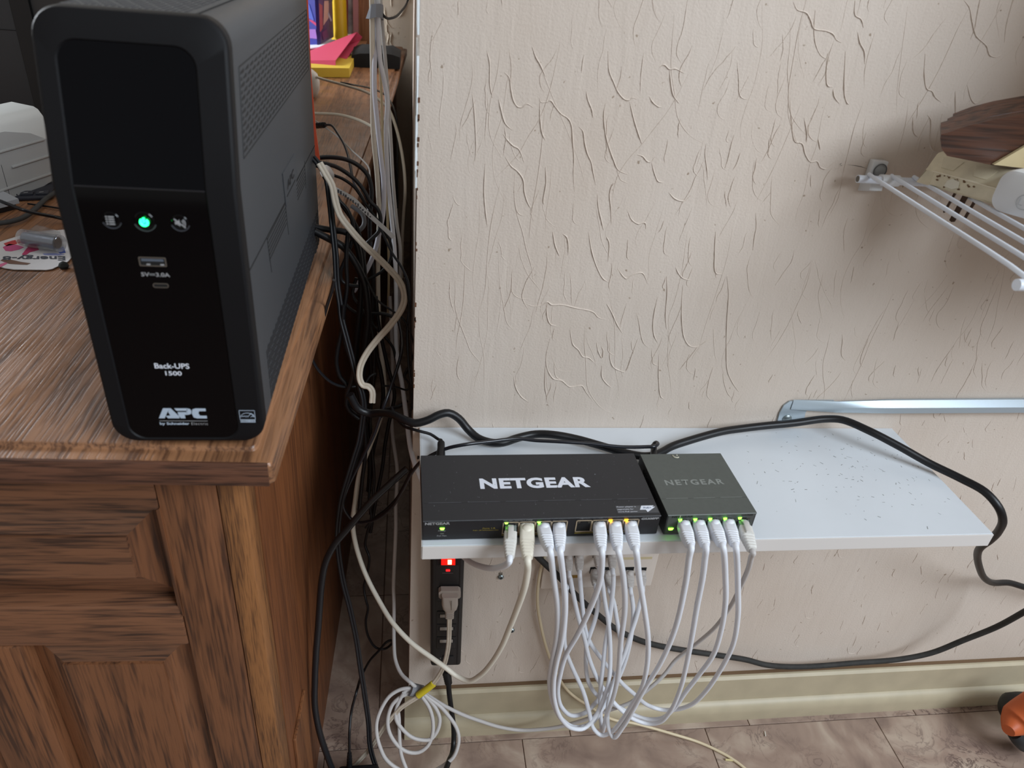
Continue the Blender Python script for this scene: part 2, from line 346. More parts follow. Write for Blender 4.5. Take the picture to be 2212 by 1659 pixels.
for i in range(260):
    x = random.uniform(-0.7, -0.02); z = random.uniform(0.75, 1.5); l = random.uniform(0.03, 0.09)
    ridge(rm, spl2(jstroke(x, z, l, random.random() < 0.8)), random.uniform(0.003, 0.006), random.uniform(0.002, 0.004), lambda a, b, h: V((a, 2.15 - h, b)))
stuff(rm.build('plaster_ridges', M_WALL2, wall2, smooth=60))
# white paint on the corner, chipped along the arris; ends low down, imitating the shade below
M_BEAD = mat('white_corner_paint', (232, 238, 240), 0.35, var=0.08, vscale=40, bump=0.8, bscale=90)
bead = MB()
n = 60; ringsz = [0.875 + (1.9 - 0.875) * i / n for i in range(n + 1)]
for i in range(n):
    k0 = 0.0016 + 0.0008 * random.random(); y1 = 0.09 + 0.05 * random.random()
    if random.random() < 0.12 and ringsz[i] < 1.05: continue
    bead.box(XC - k0, XC + 0.0002, 0.0 + 0.0004 * random.random(), y1, ringsz[i], ringsz[i + 1])
stuff(bead.build('lit_corner_paint', M_BEAD, wall))
M_CHIP = mat('rust_chip', (96, 62, 40), 0.8, var=0.4, vscale=200)
cb = MB()
for i in range(22):
    z = random.choice((0.935, 0.92, 0.88, 0.81, 0.74, 0.72, 0.66)) + random.gauss(0, 0.008); hh = random.uniform(0.002, 0.006)
    cb.box(XC - 0.0004, XC + random.uniform(0.0004, 0.0016), -0.0003, 0.002, z, z + hh)
stuff(cb.build('corner_chips', M_CHIP, wall))
M_SEAM = mat('grimy_seam', (110, 86, 62), 0.9)

def marble(name):
    mt = bpy.data.materials.new(name); mt.use_nodes = True; nt = mt.node_tree; N = nt.nodes; L = nt.links; p = N['Principled BSDF']
    p.inputs['Roughness'].default_value = 0.3
    geo = N.new('ShaderNodeNewGeometry'); oi = N.new('ShaderNodeObjectInfo')
    cx = N.new('ShaderNodeCombineXYZ'); mu = N.new('ShaderNodeMath'); mu.operation = 'MULTIPLY'; mu.inputs[1].default_value = 9; L.new(oi.outputs['Random'], mu.inputs[0]); L.new(mu.outputs[0], cx.inputs[2])
    ad = N.new('ShaderNodeVectorMath'); L.new(geo.outputs['Position'], ad.inputs[0]); L.new(cx.outputs[0], ad.inputs[1])
    a = N.new('ShaderNodeTexNoise'); a.inputs['Scale'].default_value = 11; a.inputs['Detail'].default_value = 6; a.inputs['Distortion'].default_value = 1.2; L.new(ad.outputs[0], a.inputs['Vector'])
    r = N.new('ShaderNodeValToRGB'); e = r.color_ramp.elements
    e[0].position = 0.28; e[0].color = lin((124, 104, 94)) + (1,); e[1].position = 0.7; e[1].color = lin((182, 164, 148)) + (1,)
    x = e.new(0.5); x.color = lin((156, 134, 120)) + (1,)
    L.new(a.outputs['Fac'], r.inputs['Fac'])
    v = N.new('ShaderNodeTexNoise'); v.inputs['Scale'].default_value = 17; v.inputs['Detail'].default_value = 9; v.inputs['Roughness'].default_value = 0.62; v.inputs['Distortion'].default_value = 1.9; L.new(ad.outputs[0], v.inputs['Vector'])
    d = N.new('ShaderNodeMath'); d.operation = 'SUBTRACT'; d.inputs[1].default_value = 0.5; L.new(v.outputs['Fac'], d.inputs[0])
    ab = N.new('ShaderNodeMath'); ab.operation = 'ABSOLUTE'; L.new(d.outputs[0], ab.inputs[0])
    vr = N.new('ShaderNodeValToRGB'); vr.color_ramp.elements[0].position = 0.0; vr.color_ramp.elements[1].position = 0.03
    vr.color_ramp.elements[0].color = (1, 1, 1, 1); vr.color_ramp.elements[1].color = (0, 0, 0, 1); L.new(ab.outputs[0], vr.inputs['Fac'])
    k = N.new('ShaderNodeTexNoise'); k.inputs['Scale'].default_value = 6; L.new(ad.outputs[0], k.inputs['Vector'])
    kr = N.new('ShaderNodeMapRange'); kr.inputs[1].default_value = 0.46; kr.inputs[2].default_value = 0.66; kr.inputs[3].default_value = 0; kr.inputs[4].default_value = 0.85; L.new(k.outputs['Fac'], kr.inputs[0])
    mm = N.new('ShaderNodeMath'); mm.operation = 'MULTIPLY'; L.new(vr.outputs['Color'], mm.inputs[0]); L.new(kr.outputs[0], mm.inputs[1])
    mx = N.new('ShaderNodeMix'); mx.data_type = 'RGBA'; L.new(mm.outputs[0], mx.inputs['Factor']); L.new(r.outputs['Color'], mx.inputs['A']); mx.inputs['B'].default_value = lin((70, 50, 50)) + (1,)
    L.new(mx.outputs['Result'], p.inputs['Base Color'])
    MATS[name] = mt; return mt
M_MARBLE = marble('pink_marble')
floor = struct(MB().box(-3.2, 3.0, -3.0, 2.2, -0.05, -0.0025).build('floor', mat('tile_grout', (120, 98, 84), 0.8), base=(0, 0, 0)))
TS = 0.3085
tm = MB().box(0.0006, TS - 0.0006, 0.0006, TS - 0.0006, -0.006, 0.0, b=0.0008).build('tile', M_MARBLE, floor)
first = True
for iy in range(-2, 8):
    for ix in range(-4, 5):
        px_ = 0.173 + ix * TS; py_ = -0.034 + iy * TS
        if iy >= 0 and px_ > 0.0: px_ = 0.173 + ix * TS
        if iy >= 0: px_ += 0.08
        if iy >= 1 and px_ > 0.1: continue
        if first: t = tm; first = False
        else: t = tm.copy(); COL.objects.link(t)
        t.parent = floor; t.location = (px_, py_, 0)

M_BASEB = mat('cream_baseboard', (182, 170, 144), 0.45, var=0.07, vscale=25)
bb = struct(MB().prism([(XC - 0.006, -0.013, 0.0), (XC - 0.006, -0.013, 0.094), (XC - 0.006, -0.009, 0.098), (XC - 0.006, 0.0, 0.0985), (XC - 0.006, 0.0, 0.0)], (2.6, 0, 0)).build('baseboard_right', M_BASEB, base=(0, 0, 0), smooth=40))
prof = [(-0.013, 0.0), (-0.024, 0.0), (-0.025, 0.022), (-0.0235, 0.031), (-0.019, 0.0385), (-0.013, 0.041)]
MB().prism([(XC - 0.006, y, z) for y, z in prof], (2.6, 0, 0)).build('shoe_moulding', M_BASEB, bb, smooth=50)
MB().box(XC, 2.4, -0.0060, 0.0, 0.0986, 0.0994).build('caulk_seam', M_SEAM, bb)
ob = MB().box(-0.062, XC - 0.004, 1.55, 1.6, 0.0, 0.075, b=0.004); ob.box(-0.055, -0.02, 1.545, 1.552, 0.018, 0.06, b=0.003)
tag(ob.build('junction_box', mat('grey_box', (150, 142, 138), 0.6), smooth=40), 'small grey junction box low down in the dark gap behind the cables', 'outlet')

# ------------------------------------------------------------------ oak desk
ZD = 0.735
DA = math.radians(-2.2)
DC = V((-0.1185, -0.2495, 0))                      # front right corner of the top
def D(u, v, z):                                     # u to the right along the front, v back, from the corner
    c, s = math.cos(DA), math.sin(DA); return V((DC.x + u * c - v * s, DC.y + u * s + v * c, z))
DM = Matrix.Translation(DC) @ Matrix.Rotation(DA, 4, 'Z')
desk = empty('oak_desk', 'large brown oak desk with framed end panels, bearing the upright black battery backup', 'desk', D(-0.5, 0.9, 0))
# top: raised field, cove and lip run round the right and front sides
L_, W_ = 2.36, 1.25
def topring(o, z): return [D(-W_, o, z), D(-o, o, z), D(-o, L_, z), D(-W_, L_, z)]
tp = MB()
def rring(o, z, r=0.006, n=4):
    out = [D(-W_, o, z)]
    for k in range(n + 1):
        t = math.radians(-90 + 90 * k / n); out.append(D(-o - r + r * math.cos(t), o + r + r * math.sin(t), z))
    out += [D(-o, L_, z), D(-W_, L_, z)]; return out
tp.loft([rring(0.004, ZD - 0.028), rring(0.0, ZD - 0.025), rring(0.0, ZD - 0.0085), rring(0.0012, ZD - 0.0062), rring(0.004, ZD - 0.0052), rring(0.0125, ZD - 0.0052), rring(0.0145, ZD - 0.0046), rring(0.0158, ZD - 0.0008), rring(0.0172, ZD)])
tp.build('desktop', M_OAKTOP, desk, smooth=35)
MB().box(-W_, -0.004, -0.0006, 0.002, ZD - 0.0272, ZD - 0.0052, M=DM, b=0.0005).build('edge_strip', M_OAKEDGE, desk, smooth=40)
# end frame (front face at v = 0.03), coordinates in metres from the corner
FV = 0.032
def db(x0, x1, v0, v1, z0, z1, b=0.0015): return MB().box(x0, x1, v0, v1, z0, z1, M=DM, b=b)
US = -0.034                                         # outer edge of the carcass
db(US - 0.022, US, FV - 0.001, FV + 0.03, 0.0, ZD - 0.028).build('corner_post', wood('oak_post', (146, 98, 58), (84, 54, 34), 'z', 520, 40, 0.45), desk, smooth=40)
db(US - 0.072, US - 0.0225, FV, FV + 0.025, 0.0, ZD - 0.028).build('stile', M_OAKZ, desk, smooth=40)
db(-0.7, US - 0.0725, FV + 0.0005, FV + 0.025, 0.652, ZD - 0.028).build('rail', M_OAKX, desk, smooth=40)
db(-0.7, US - 0.0725, FV + 0.0005, FV + 0.025, 0.478, 0.533, b=0.003).build('rail', M_OAKX, desk, smooth=40)
db(-0.7, US - 0.0725, FV + 0.0005, FV + 0.025, 0.0, 0.09, b=0.003).build('rail', M_OAKX, desk, smooth=40)
db(-0.325, -0.262, FV + 0.0005, FV + 0.025, 0.0905, 0.4775, b=0.003).build('stile', M_OAKZ, desk, smooth=40)
M_OAKEND = wood('oak_end_grain', (116, 74, 48), (62, 40, 30), 'z', 200, 60, 0.45, cath=0.7)
def raised(x0, x1, z0, z1, bev, mt, mend, ends, step=0.0035):
    def rg(i, v): return [DM @ V((x0 + i, v, z0 + i)), DM @ V((x1 - i, v, z0 + i)), DM @ V((x1 - i, v, z1 - i)), DM @ V((x0 + i, v, z1 - i))]
    a, b, c, d_ = rg(0, FV + 0.024), rg(0, FV + 0.018), rg(bev, FV + 0.0065), rg(bev + 0.0002, FV + 0.0065 - step)
    MB().loft([a, b], cap=False).build('panel_edge', mt, desk)
    MB().loft([c, d_], cap=True).build('raised_panel', mt, desk, smooth=20)
    for k in range(4):
        q = [b[k], b[(k + 1) % 4], c[(k + 1) % 4], c[k]]
        MB().quadbox(q, DM.to_3x3() @ V((0, 0.004, 0))).build('panel_bevel', mend if k in ends else mt, desk)
raised(-0.70, US - 0.073, 0.5335, 0.6515, 0.034, M_OAKX, M_OAKEND, (1, 3))
raised(-0.2615, US - 0.073, 0.0905, 0.4775, 0.030, M_OAKZ, M_OAKX, (0, 2))
raised(-0.7, -0.3255, 0.0905, 0.4775, 0.030, M_OAKZ, M_OAKX, (0, 2))
MB().quadbox([DM @ V((US - 0.0755, FV + 0.001, 0.5335)), DM @ V((US - 0.0755, FV + 0.001, 0.6515)), DM @ V((US - 0.0715, FV - 0.0012, 0.6555)), DM @ V((US - 0.0715, FV - 0.0012, 0.5215))], DM.to_3x3() @ V((0, 0.012, 0))).build('panel_bead', M_OAKZ, desk)
db(US - 0.02, US, FV + 0.031, L_ - 0.05, 0.0, ZD - 0.028, b=0).build('side_panel', M_OAKSIDE, desk)
db(US, US + 0.004, FV + 0.05, FV + 0.12, 0.0, 0.24, b=0.001).build('side_batten', wood('oak_batten', (132, 84, 50), (90, 54, 32), 'z', 260, 20, 0.5), desk)
db(-1.2, US - 0.02, FV + 0.5, L_ - 0.05, 0.0, 0.7, b=0).build('carcass', M_OAKSIDE, desk)

# ------------------------------------------------------------------ battery backup (tower)
X0, X1, YF, YB, ZT, ZC, ZBm = -0.2353, -0.125, -0.235, 0.178, 1.036, 0.9375, 0.7405
def yf(z): return YF if z <= ZC else YF + (z - ZC) * 0.238
M_UPS = mat('ups_case', (60, 64, 69), 0.45, bump=0.3, bscale=2600)
M_UPSTOP = M_UPS
M_BEZ = mat('ups_bezel', (14, 14, 17), 0.55, spec=0.22, bump=0.15, bscale=2200)
M_GLOSS = mat('ups_gloss_panel', (4, 4, 6), 0.06, spec=0.22)
M_GLASS = mat('ups_display', (3, 4, 8), 0.05, spec=0.16)
ups = empty('battery_backup', 'tall black tower battery backup with glossy front and green lit power button', 'battery backup', ((X0 + X1) / 2, -0.03, ZD))
EXL = [0.80, 0.87, ZC, 0.97]
def ring3(pts, off): return [V((x, yf(z) + off, z)) for x, z in pts]
outer = rrect(X0, X1, ZBm, ZT, 0.017, 8, EXL)
def inset(i, r): return rrect(X0 + i, X1 - i, ZBm + i, ZT - i, max(0.001, 0.017 - r), 8, EXL)
pan = rrect(-0.2236, -0.1438, 0.7432, 1.0195, 0.0125, 8, EXL)
pan2 = rrect(-0.2226, -0.1448, 0.7442, 1.0185, 0.0118, 8, EXL)
bz = MB().loft([ring3(outer, 0.0115), ring3(outer, 0.0026), ring3(inset(0.0008, 0.0004), 0.0008), ring3(inset(0.0024, 0.001), 0), ring3(pan, 0), ring3(pan2, 0.0012)], cap=False)
bz.build('front_bezel', M_BEZ, ups, smooth=24)
def panel_piece(z0, z1, off):
    # outline of the opening cut at the crease, z0..z1
    up = [(x, z) for x, z in pan2 if z0 - 1e-6 <= z <= z1 + 1e-6]
    return [V((x, yf(z) + off, z)) for x, z in up]
lowp = panel_piece(0, ZC, 0.0009)
highp = [p for p in panel_piece(ZC, 2, 0.0011)]
def solid(pts, th): return MB().prism(pts, (0, th, 0))
solid(lowp, 0.004).build('control_panel', M_GLOSS, ups)
solid(highp, 0.004).build('display_window', M_GLASS, ups)
MB().quadbox([V((-0.2226, YF + 0.0004, ZC - 0.0005)), V((-0.1448, YF + 0.0004, ZC - 0.0005)), V((-0.1448, YF + 0.0004, ZC + 0.0004)), V((-0.2226, YF + 0.0004, ZC + 0.0004))], (0, 0.0006, 0)).build('display_seam', mat('panel_seam', (30, 30, 34), 0.4), ups)
# case
body = rrect(X0 + 0.0006, X1 - 0.0006, ZBm, ZT - 0.0006, 0.0165, 8, EXL)
bd = MB().loft([ring3(body, 0.0125), [V((x, YB - 0.004, z)) for x, z in body], [V((x * 1 + (-0.18 - x) * 0.03, YB, z)) for x, z in body]])
bd.build('case', M_UPS, ups, smooth=45)
MB().loft([ring3(rrect(X0 + 0.0012, X1 - 0.0012, ZBm + 0.0006, ZT - 0.0012, 0.016, 8, EXL), 0.0100), ring3(rrect(X0 + 0.0012, X1 - 0.0012, ZBm + 0.0006, ZT - 0.0012, 0.016, 8, EXL), 0.0140)], cap=False).build('bezel_gap', M_DARKHOLE, ups)
for fx in (X0 + 0.018, X1 - 0.018):
    for fy in (YF + 0.04, YB - 0.03):
        MB().cyl((fx, fy, ZD), (fx, fy, ZBm + 0.001), 0.008, n=14).build('foot', M_BLACK, ups, smooth=40)
# top vent: slots and side trims
tv = MB()
TX0, TX1 = X0 + 0.014, X1 - 0.0235
MB().box(X0 + 0.013, X1 - 0.0205, yf(ZT) + 0.013, YB - 0.02, ZT - 0.0007, ZT - 0.0001).build('top_grille', M_UPS, ups)
MB().box(X1 - 0.0202, X1 - 0.0192, yf(ZT) + 0.012, YB - 0.006, ZT - 0.0008, ZT + 0.0001).build('top_seam', M_DARKHOLE, ups)
r_ = 0
y = yf(ZT) + 0.016
nrow = 0
rows = int((TX1 - TX0) / 0.0038)
for r in range(rows):
    x = TX0 + r * 0.0038; y = yf(ZT) + 0.016 - 0.007 * (r % 3)
    while y < YB - 0.03:
        a = max(y, yf(ZT) + 0.016)
        if a < y + 0.0155: tv.box(x, x + 0.0019, a, y + 0.0155, ZT - 0.0004, ZT + 0.00012)
        y += 0.021
stuff(tv.build('top_vent_slots', mat('vent_shadow', (30, 33, 40), 0.7), ups))
XS = X1 - 0.0006
def SP(y, z, h=0.0): return V((XS + h, y, z))
def sidebar(a, b, wd, name, mt=M_DARKHOLE, h=0.00025):
    a = V((0, a[0], a[1])); b = V((0, b[0], b[1])); d = (b - a).normalized(); nrm = V((0, -d.z, d.y)) * wd / 2
    return MB().prism([V((XS - 0.0002, p.y, p.z)) for p in (a - nrm, b - nrm, b + nrm, a + nrm)], (0.0002 + h, 0, 0))
sidebar((-0.2215, 0.879), (YB - 0.004, 0.8665), 0.0011, 's').build('case_seam', M_DARKHOLE, ups)
# upper vent field: parallelogram from (y,z) corners; hexagon-like slots in offset rows
vb = MB(); VD = mat('vent_dark', (17, 18, 21), 0.6)
def lerp(a, b, t): return a + (b - a) * t
cA, cB, cC_, cD = (-0.186, 1.0035), (0.166, 1.0065), (0.155, 0.9535), (-0.2, 0.953)
nr = 13
for r in range(nr):
    t = (r + 0.5) / nr; ya = lerp(cA[0], cD[0], t); yb = lerp(cB[0], cC_[0], t); za = lerp(cA[1], cD[1], t); zb = lerp(cB[1], cC_[1], t)
    ln = yb - ya; step = 0.0165; k = 0; pos = -step * 0.5 * (r % 2)
    while pos < ln - 0.004:
        a = max(pos, 0); b = min(pos + 0.0128, ln - 0.001)
        if b - a > 0.003:
            z_ = za + (zb - za) * a / ln
            vb.prism([SP(ya + a, z_ - 0.0009, -0.0003), SP(ya + a + (b - a) * 0.85, z_ - 0.0011, -0.0003), SP(ya + b, z_ + 0.0004, -0.0003), SP(ya + b - 0.001, z_ + 0.0012, -0.0003), SP(ya + a + 0.002, z_ + 0.0006 - 0.0006 * (a > ln * .0), -0.0003)], (0.0005, 0, 0))
        pos += step
stuff(vb.build('side_vent_slots', VD, ups))
fr = MB()
for a, b in ((cA, cB), (cB, cC_), (cC_, cD), (cD, cA)):
    fr.v += []; sb = sidebar((a[0] - 0.003 if a[0] < 0 else a[0] + 0.003, a[1] + (0.002 if a[1] > .98 else -0.002)), (b[0] - 0.003 if b[0] < 0 else b[0] + 0.003, b[1] + (0.002 if b[1] > .98 else -0.002)), 0.0008, 'f'); fr.add(sb.v, sb.f)
fr.build('vent_outline', VD, ups)
# lower vent field: many short upright ribs
lv = MB(); hi = MB()
for r in range(58):
    y = -0.196 + r * 0.0063
    ztop = lerp(0.8015, 0.792, (y + 0.2) / 0.38); zlo = 0.755 if y < 0.12 else 0.751
    n_ = 5
    for q in range(n_):
        z0 = lerp(zlo, ztop, q / n_) + 0.0007 * (r % 2) * 2; z1 = z0 + (ztop - zlo) / n_ - 0.0016
        lv.box(XS - 0.0003, XS + 0.0002, y, y + 0.0034, z0, z1)
        hi.box(XS - 0.0002, XS + 0.0003, y + 0.0036, y + 0.0043, z0, z1)
stuff(lv.build('lower_vent_slots', VD, ups)); stuff(hi.build('lower_vent_ribs', mat('vent_rib', (62, 65, 72), 0.5), ups))
# badge plate with ribbed grips on the side
MB().prism([SP(-0.060, 0.9005, -0.0002), SP(0.0135, 0.8985, -0.0002), SP(0.0145, 0.8685, -0.0002), SP(-0.055, 0.869, -0.0002)], (0.0009, 0, 0)).build('badge_plate', M_UPS, ups)
for a, b in (((-0.060, 0.9), (-0.052, 0.842)), ((0.083, 0.873), (0.079, 0.845)), ((-0.152, 0.877), (-0.146, 0.845))):
    sidebar(a, b, 0.0009, 'x').build('grip_edge', M_DARKHOLE, ups)
gp = MB()
for k in range(6):
    sb = sidebar((-0.15, 0.8745 - 0.0035 * k), (-0.0575, 0.8725 - 0.0035 * k), 0.0011, 'g'); gp.add(sb.v, sb.f)
    sb = sidebar((0.017, 0.870 - 0.0035 * k), (0.081, 0.869 - 0.0035 * k), 0.0011, 'g'); gp.add(sb.v, sb.f)
stuff(gp.build('grip_grooves', VD, ups))
text('badge_text', 'APC', VD, ups, SP(-0.021, 0.8845, 0.0008), (0, 1, 0), (0, 0, 1), 0.044, 0.008, bold=0.03)
sidebar((-0.048, 0.8765), (0.006, 0.8755), 0.0012, 'u', h=0.001).build('badge_line', VD, ups)
# front controls and print
YP = YF + 0.0008
def FP(x, z, h=0.0): return V((x, YP - h, z))
def button(x, z, r, mt, emis=None):
    b = MB().lathe(FP(x, z, -0.001), (0, -1, 0), [(0, r), (0.0013, r), (0.0018, r * 0.9), (0.0016, 0)], 24).build('button', mt, ups, smooth=40)
    ring = MB().tube([FP(x + (r + 0.0006) * math.cos(t), z + (r + 0.0006) * math.sin(t), 0.0002) for t in [math.radians(a) for a in range(200, 341, 10)]], 0.00035, 5).build('button_rim', mat('rim_grey', (70, 72, 78), 0.4), b)
    return b
bl = button(-0.2045, 0.9163, 0.0052, M_GLOSS); bc = button(-0.1845, 0.9163, 0.0062, M_GLOSS); br_ = button(-0.1629, 0.9163, 0.0052, M_GLOSS)
ic = MB()
for k in range(4):
    ic.box(-0.2072, -0.2062, YP - 0.0021, YP - 0.0017, 0.9136 + 0.0016 * k, 0.9144 + 0.0016 * k); ic.box(-0.2056, -0.2022, YP - 0.0021, YP - 0.0017, 0.9136 + 0.0016 * k, 0.9144 + 0.0016 * k)
ic.build('menu_icon', M_LGREY, bl)
def arc(cx, cz, r, a0, a1, wd, n=14, y=None):
    mb = MB(); y = YP - 0.0021 if y is None else y
    pts = [(cx + r * math.cos(math.radians(a0 + (a1 - a0) * k / n)), cz + r * math.sin(math.radians(a0 + (a1 - a0) * k / n))) for k in range(n + 1)]
    mb.tube([V((a, y, b)) for a, b in pts], wd, 6); return mb
GL = mat('power_glow', (70, 255, 140), 0.4, emit=10, ecol=(20, 255, 110))
pw = arc(-0.1843, 0.9161, 0.0021, -230, 50, 0.0008); pw.box(-0.1848, -0.1838, YP - 0.0026, YP - 0.0016, 0.9158, 0.9190); pw.build('power_icon', GL, bc)
mi = arc(-0.1626, 0.9163, 0.0022, -50, 50, 0.0003); mi2 = arc(-0.1626, 0.9163, 0.0034, -50, 50, 0.0003); mi.add(mi2.v, mi2.f)
mi.prism([FP(-0.1657, 0.9154, 0.0012), FP(-0.1643, 0.9154, 0.0012), FP(-0.1627, 0.914, 0.0012), FP(-0.1627, 0.9186, 0.0012), FP(-0.1643, 0.9172, 0.0012), FP(-0.1657, 0.9172, 0.0012)], (0, -0.0004, 0))
mi.tube([FP(-0.166, 0.919, 0.0016), FP(-0.1595, 0.9132, 0.0016)], 0.0004, 5); mi.build('mute_icon', M_LGREY, br_)
# usb ports
M_PORTM = mat('port_metal', (120, 112, 104), 0.35, metal=0.6)
def portframe(x0, x1, z0, z1, r, wd, name):
    o = rrect(x0, x1, z0, z1, r, 4); i = rrect(x0 + wd, x1 - wd, z0 + wd, z1 - wd, max(0.0003, r - wd), 4)
    p = MB().loft([[FP(x, z, -0.002) for x, z in o], [FP(x, z, 0.0003) for x, z in o], [FP(x, z, 0.0003) for x, z in i], [FP(x, z, -0.002) for x, z in i]], cap=False).build(name, M_PORTM, ups)
    MB().prism([FP(x, z, 0.00005) for x, z in i], (0, 0.0005, 0)).build('port_opening', M_DARKHOLE, p)
    return p
p = portframe(-0.1928, -0.1757, 0.8850, 0.8915, 0.0006, 0.0007, 'usb_a_port')
MB().box(-0.1912, -0.1773, YP - 0.0002, YP, 0.8886, 0.8902).build('port_tongue', mat('port_blue_grey', (84, 92, 104), 0.5), p)
for dx in (-0.1884, -0.1797): MB().box(dx, dx + 0.0024, YP - 0.0002, YP, 0.8858, 0.8868).build('port_contact', M_LGREY, p)
portframe(-0.1869, -0.1768, 0.8695, 0.8728, 0.00155, 0.0005, 'usb_c_port')
UPV = (0, 0, 1); RT = (1, 0, 0)
text('voltage_print', '5V   3.0A', M_LGREY, ups, FP(-0.1839, 0.8791, 0.0001), RT, UPV, 0.0182, 0.0029, bold=0.02)
vl = MB().box(-0.1878, -0.1842, YP - 0.0003, YP - 0.0001, 0.8794, 0.8797)
for k in range(3): vl.box(-0.1878 + k * 0.0013, -0.1878 + k * 0.0013 + 0.001, YP - 0.0003, YP - 0.0001, 0.8785, 0.8788)
vl.build('direct_current_sign', M_LGREY, ups)
text('model_print', 'Back-UPS', M_TEXTW, ups, FP(-0.1843, 0.8080, 0.0001), RT, UPV, 0.0238, 0.0044, bold=0.015)
text('model_number', '1500', M_TEXTW, ups, FP(-0.1841, 0.8018, 0.0001), RT, UPV, 0.0113, 0.0036, bold=0.015)
# maker's logo: slanted block letters
def poly(pts, name, mt, par=None):
    MB().prism([FP(x, z, 0.0001) for x, z in pts], (0, -0.0002, 0)).build(name, mt, par or ups)
lx, lz, lw, lh = -0.2005, 0.7622, 0.0345, 0.0090
def LG(pts): return [(lx + a * lw, lz + b * lh) for a, b in pts]
M_LOGO = mat('logo_print', (176, 190, 206), 0.45)
lg = MB()
for pts in ([(0, 0), (0.125, 1), (0.28, 1), (0.21, 0.68), (0.12, 0)], [(0.28, 1), (0.46, 0), (0.19, 0), (0.155, 0.24), (0.25, 0.26), (0.215, 0.66)],
            [(0.355, 1), (0.62, 1), (0.62, 0.76), (0.395, 0.76)], [(0.62, 1), (0.68, 0.93), (0.70, 0.7), (0.68, 0.45), (0.62, 0.36), (0.59, 0.6), (0.60, 0.76)], [(0.41, 0.62), (0.60, 0.62), (0.62, 0.36), (0.545, 0.36), (0.55, 0), (0.43, 0)],
            [(1.0, 1), (0.79, 1), (0.725, 0.9), (0.70, 0.5), (0.725, 0.1), (0.79, 0), (1.0, 0), (1.0, 0.26), (0.86, 0.27), (0.835, 0.5), (0.86, 0.73), (1.0, 0.74)]):
    lg.prism([FP(x, z, 0.0001) for x, z in LG(pts)], (0, -0.0002, 0))
lg.build('maker_logo', M_LOGO, ups)
MB().box(-0.2005, -0.166, YP - 0.0003, YP - 0.0001, 0.7596, 0.7599).build('logo_rule', M_LGREY, ups)
text('maker_line', 'by Schneider', M_LOGO, ups, FP(-0.19, 0.7570, 0.0001), RT, UPV, 0.0212, 0.0030, bold=0.03)
text('maker_line', 'Electric', M_LGREY, ups, FP(-0.1720, 0.7573, 0.0001), RT, UPV, 0.0120, 0.0024, space=1.15)
# efficiency mark on the bezel
es = empty
YP2 = YF - 0.0001
em = MB()
ex0, ex1, ez0, ez1 = -0.1420, -0.1305, 0.7592, 0.7702
for a in ((ex0, ex1, ez0, ez0 + 0.0003), (ex0, ex1, ez1 - 0.0003, ez1), (ex0, ex0 + 0.0003, ez0, ez1), (ex1 - 0.0003, ex1, ez0, ez1), (ex0, ex1, ez0 + 0.0004, ez0 + 0.0026)): em.box(a[0], a[1], YP2 - 0.0002, YP2, a[2], a[3])
aa = arc((ex0 + ex1) / 2, 0.7622, 0.0056, 20, 160, 0.00018, y=YP2 - 0.0001); em.add(aa.v, aa.f)
sp = [(-0.1408, .7642), (-.1398, .765), (-.1388, .7645), (-.1380, .7652), (-.1372, .7640), (-.1366, .7653), (-.1358, .7642), (-.135, .7655), (-.134, .7668), (-.1332, .7676), (-.1325, .7664), (-.1314, .7664), (-.1322, .7655), (-.1318, .7642), (-.1330, .7649), (-.1338, .7640)]
em.tube([V((x, YP2 - 0.0001, z)) for x, z in sp], 0.00022, 5)
em.build('efficiency_mark', M_LOGO, ups)
text('efficiency_text', 'ENERGY STAR', mat('mark_dark', (24, 24, 26), 0.5), ups, V(((ex0 + ex1) / 2, YP2 - 0.0002, ez0 + 0.0014)), RT, UPV, 0.0104, 0.0014)

# ------------------------------------------------------------------ wall shelf
ZS = 0.58873
SX1, SD, STH = 0.613, 0.1986, 0.0167
M_SHELF = mat('white_melamine', (212, 217, 222), 0.35, var=0.03, vscale=12)
shelf = empty('wall_shelf', 'white melamine wall shelf carrying both network switches', 'shelf', (SX1 / 2, -SD / 2, ZS - STH))
MB().box(0, SX1, -SD + 0.0012, -0.0004, ZS - STH, ZS, b=0.0006).build('board', M_SHELF, shelf)
MB().box(0, SX1, -SD, -SD + 0.001, ZS - STH, ZS - 0.0002, b=0.0004).build('front_edge_band', mat('edge_band', (214, 209, 205), 0.4), shelf)
MB().box(-0.0009, -0.0001, -SD + 0.001, -0.0004, ZS - STH, ZS, b=0.0003).build('end_band', mat('edge_band_end', (226, 224, 220), 0.4), shelf)
dm = MB(); random.seed(11)
for i in range(150):
    x = random.gauss(0.5, 0.07); y = random.gauss(-0.09, 0.045)
    if not (0.33 < x < 0.6 and -0.19 < y < -0.008): continue
    a = random.uniform(0, 3.14); l = random.uniform(0.0006, 0.0035) * (1 if random.random() < .85 else 1.8); w_ = random.uniform(0.0003, 0.0008)
    c, s = math.cos(a), math.sin(a)
    dm.prism([V((x + c * l * p - s * w_ * q, y + s * l * p + c * w_ * q, ZS)) for p, q in ((-.5, -.5), (.5, -.3), (.6, .4), (-.4, .5))], (0, 0, 0.00012))
stuff(dm.build('dirt_marks', mat('dirt_mark', (120, 122, 120), 0.9), shelf))

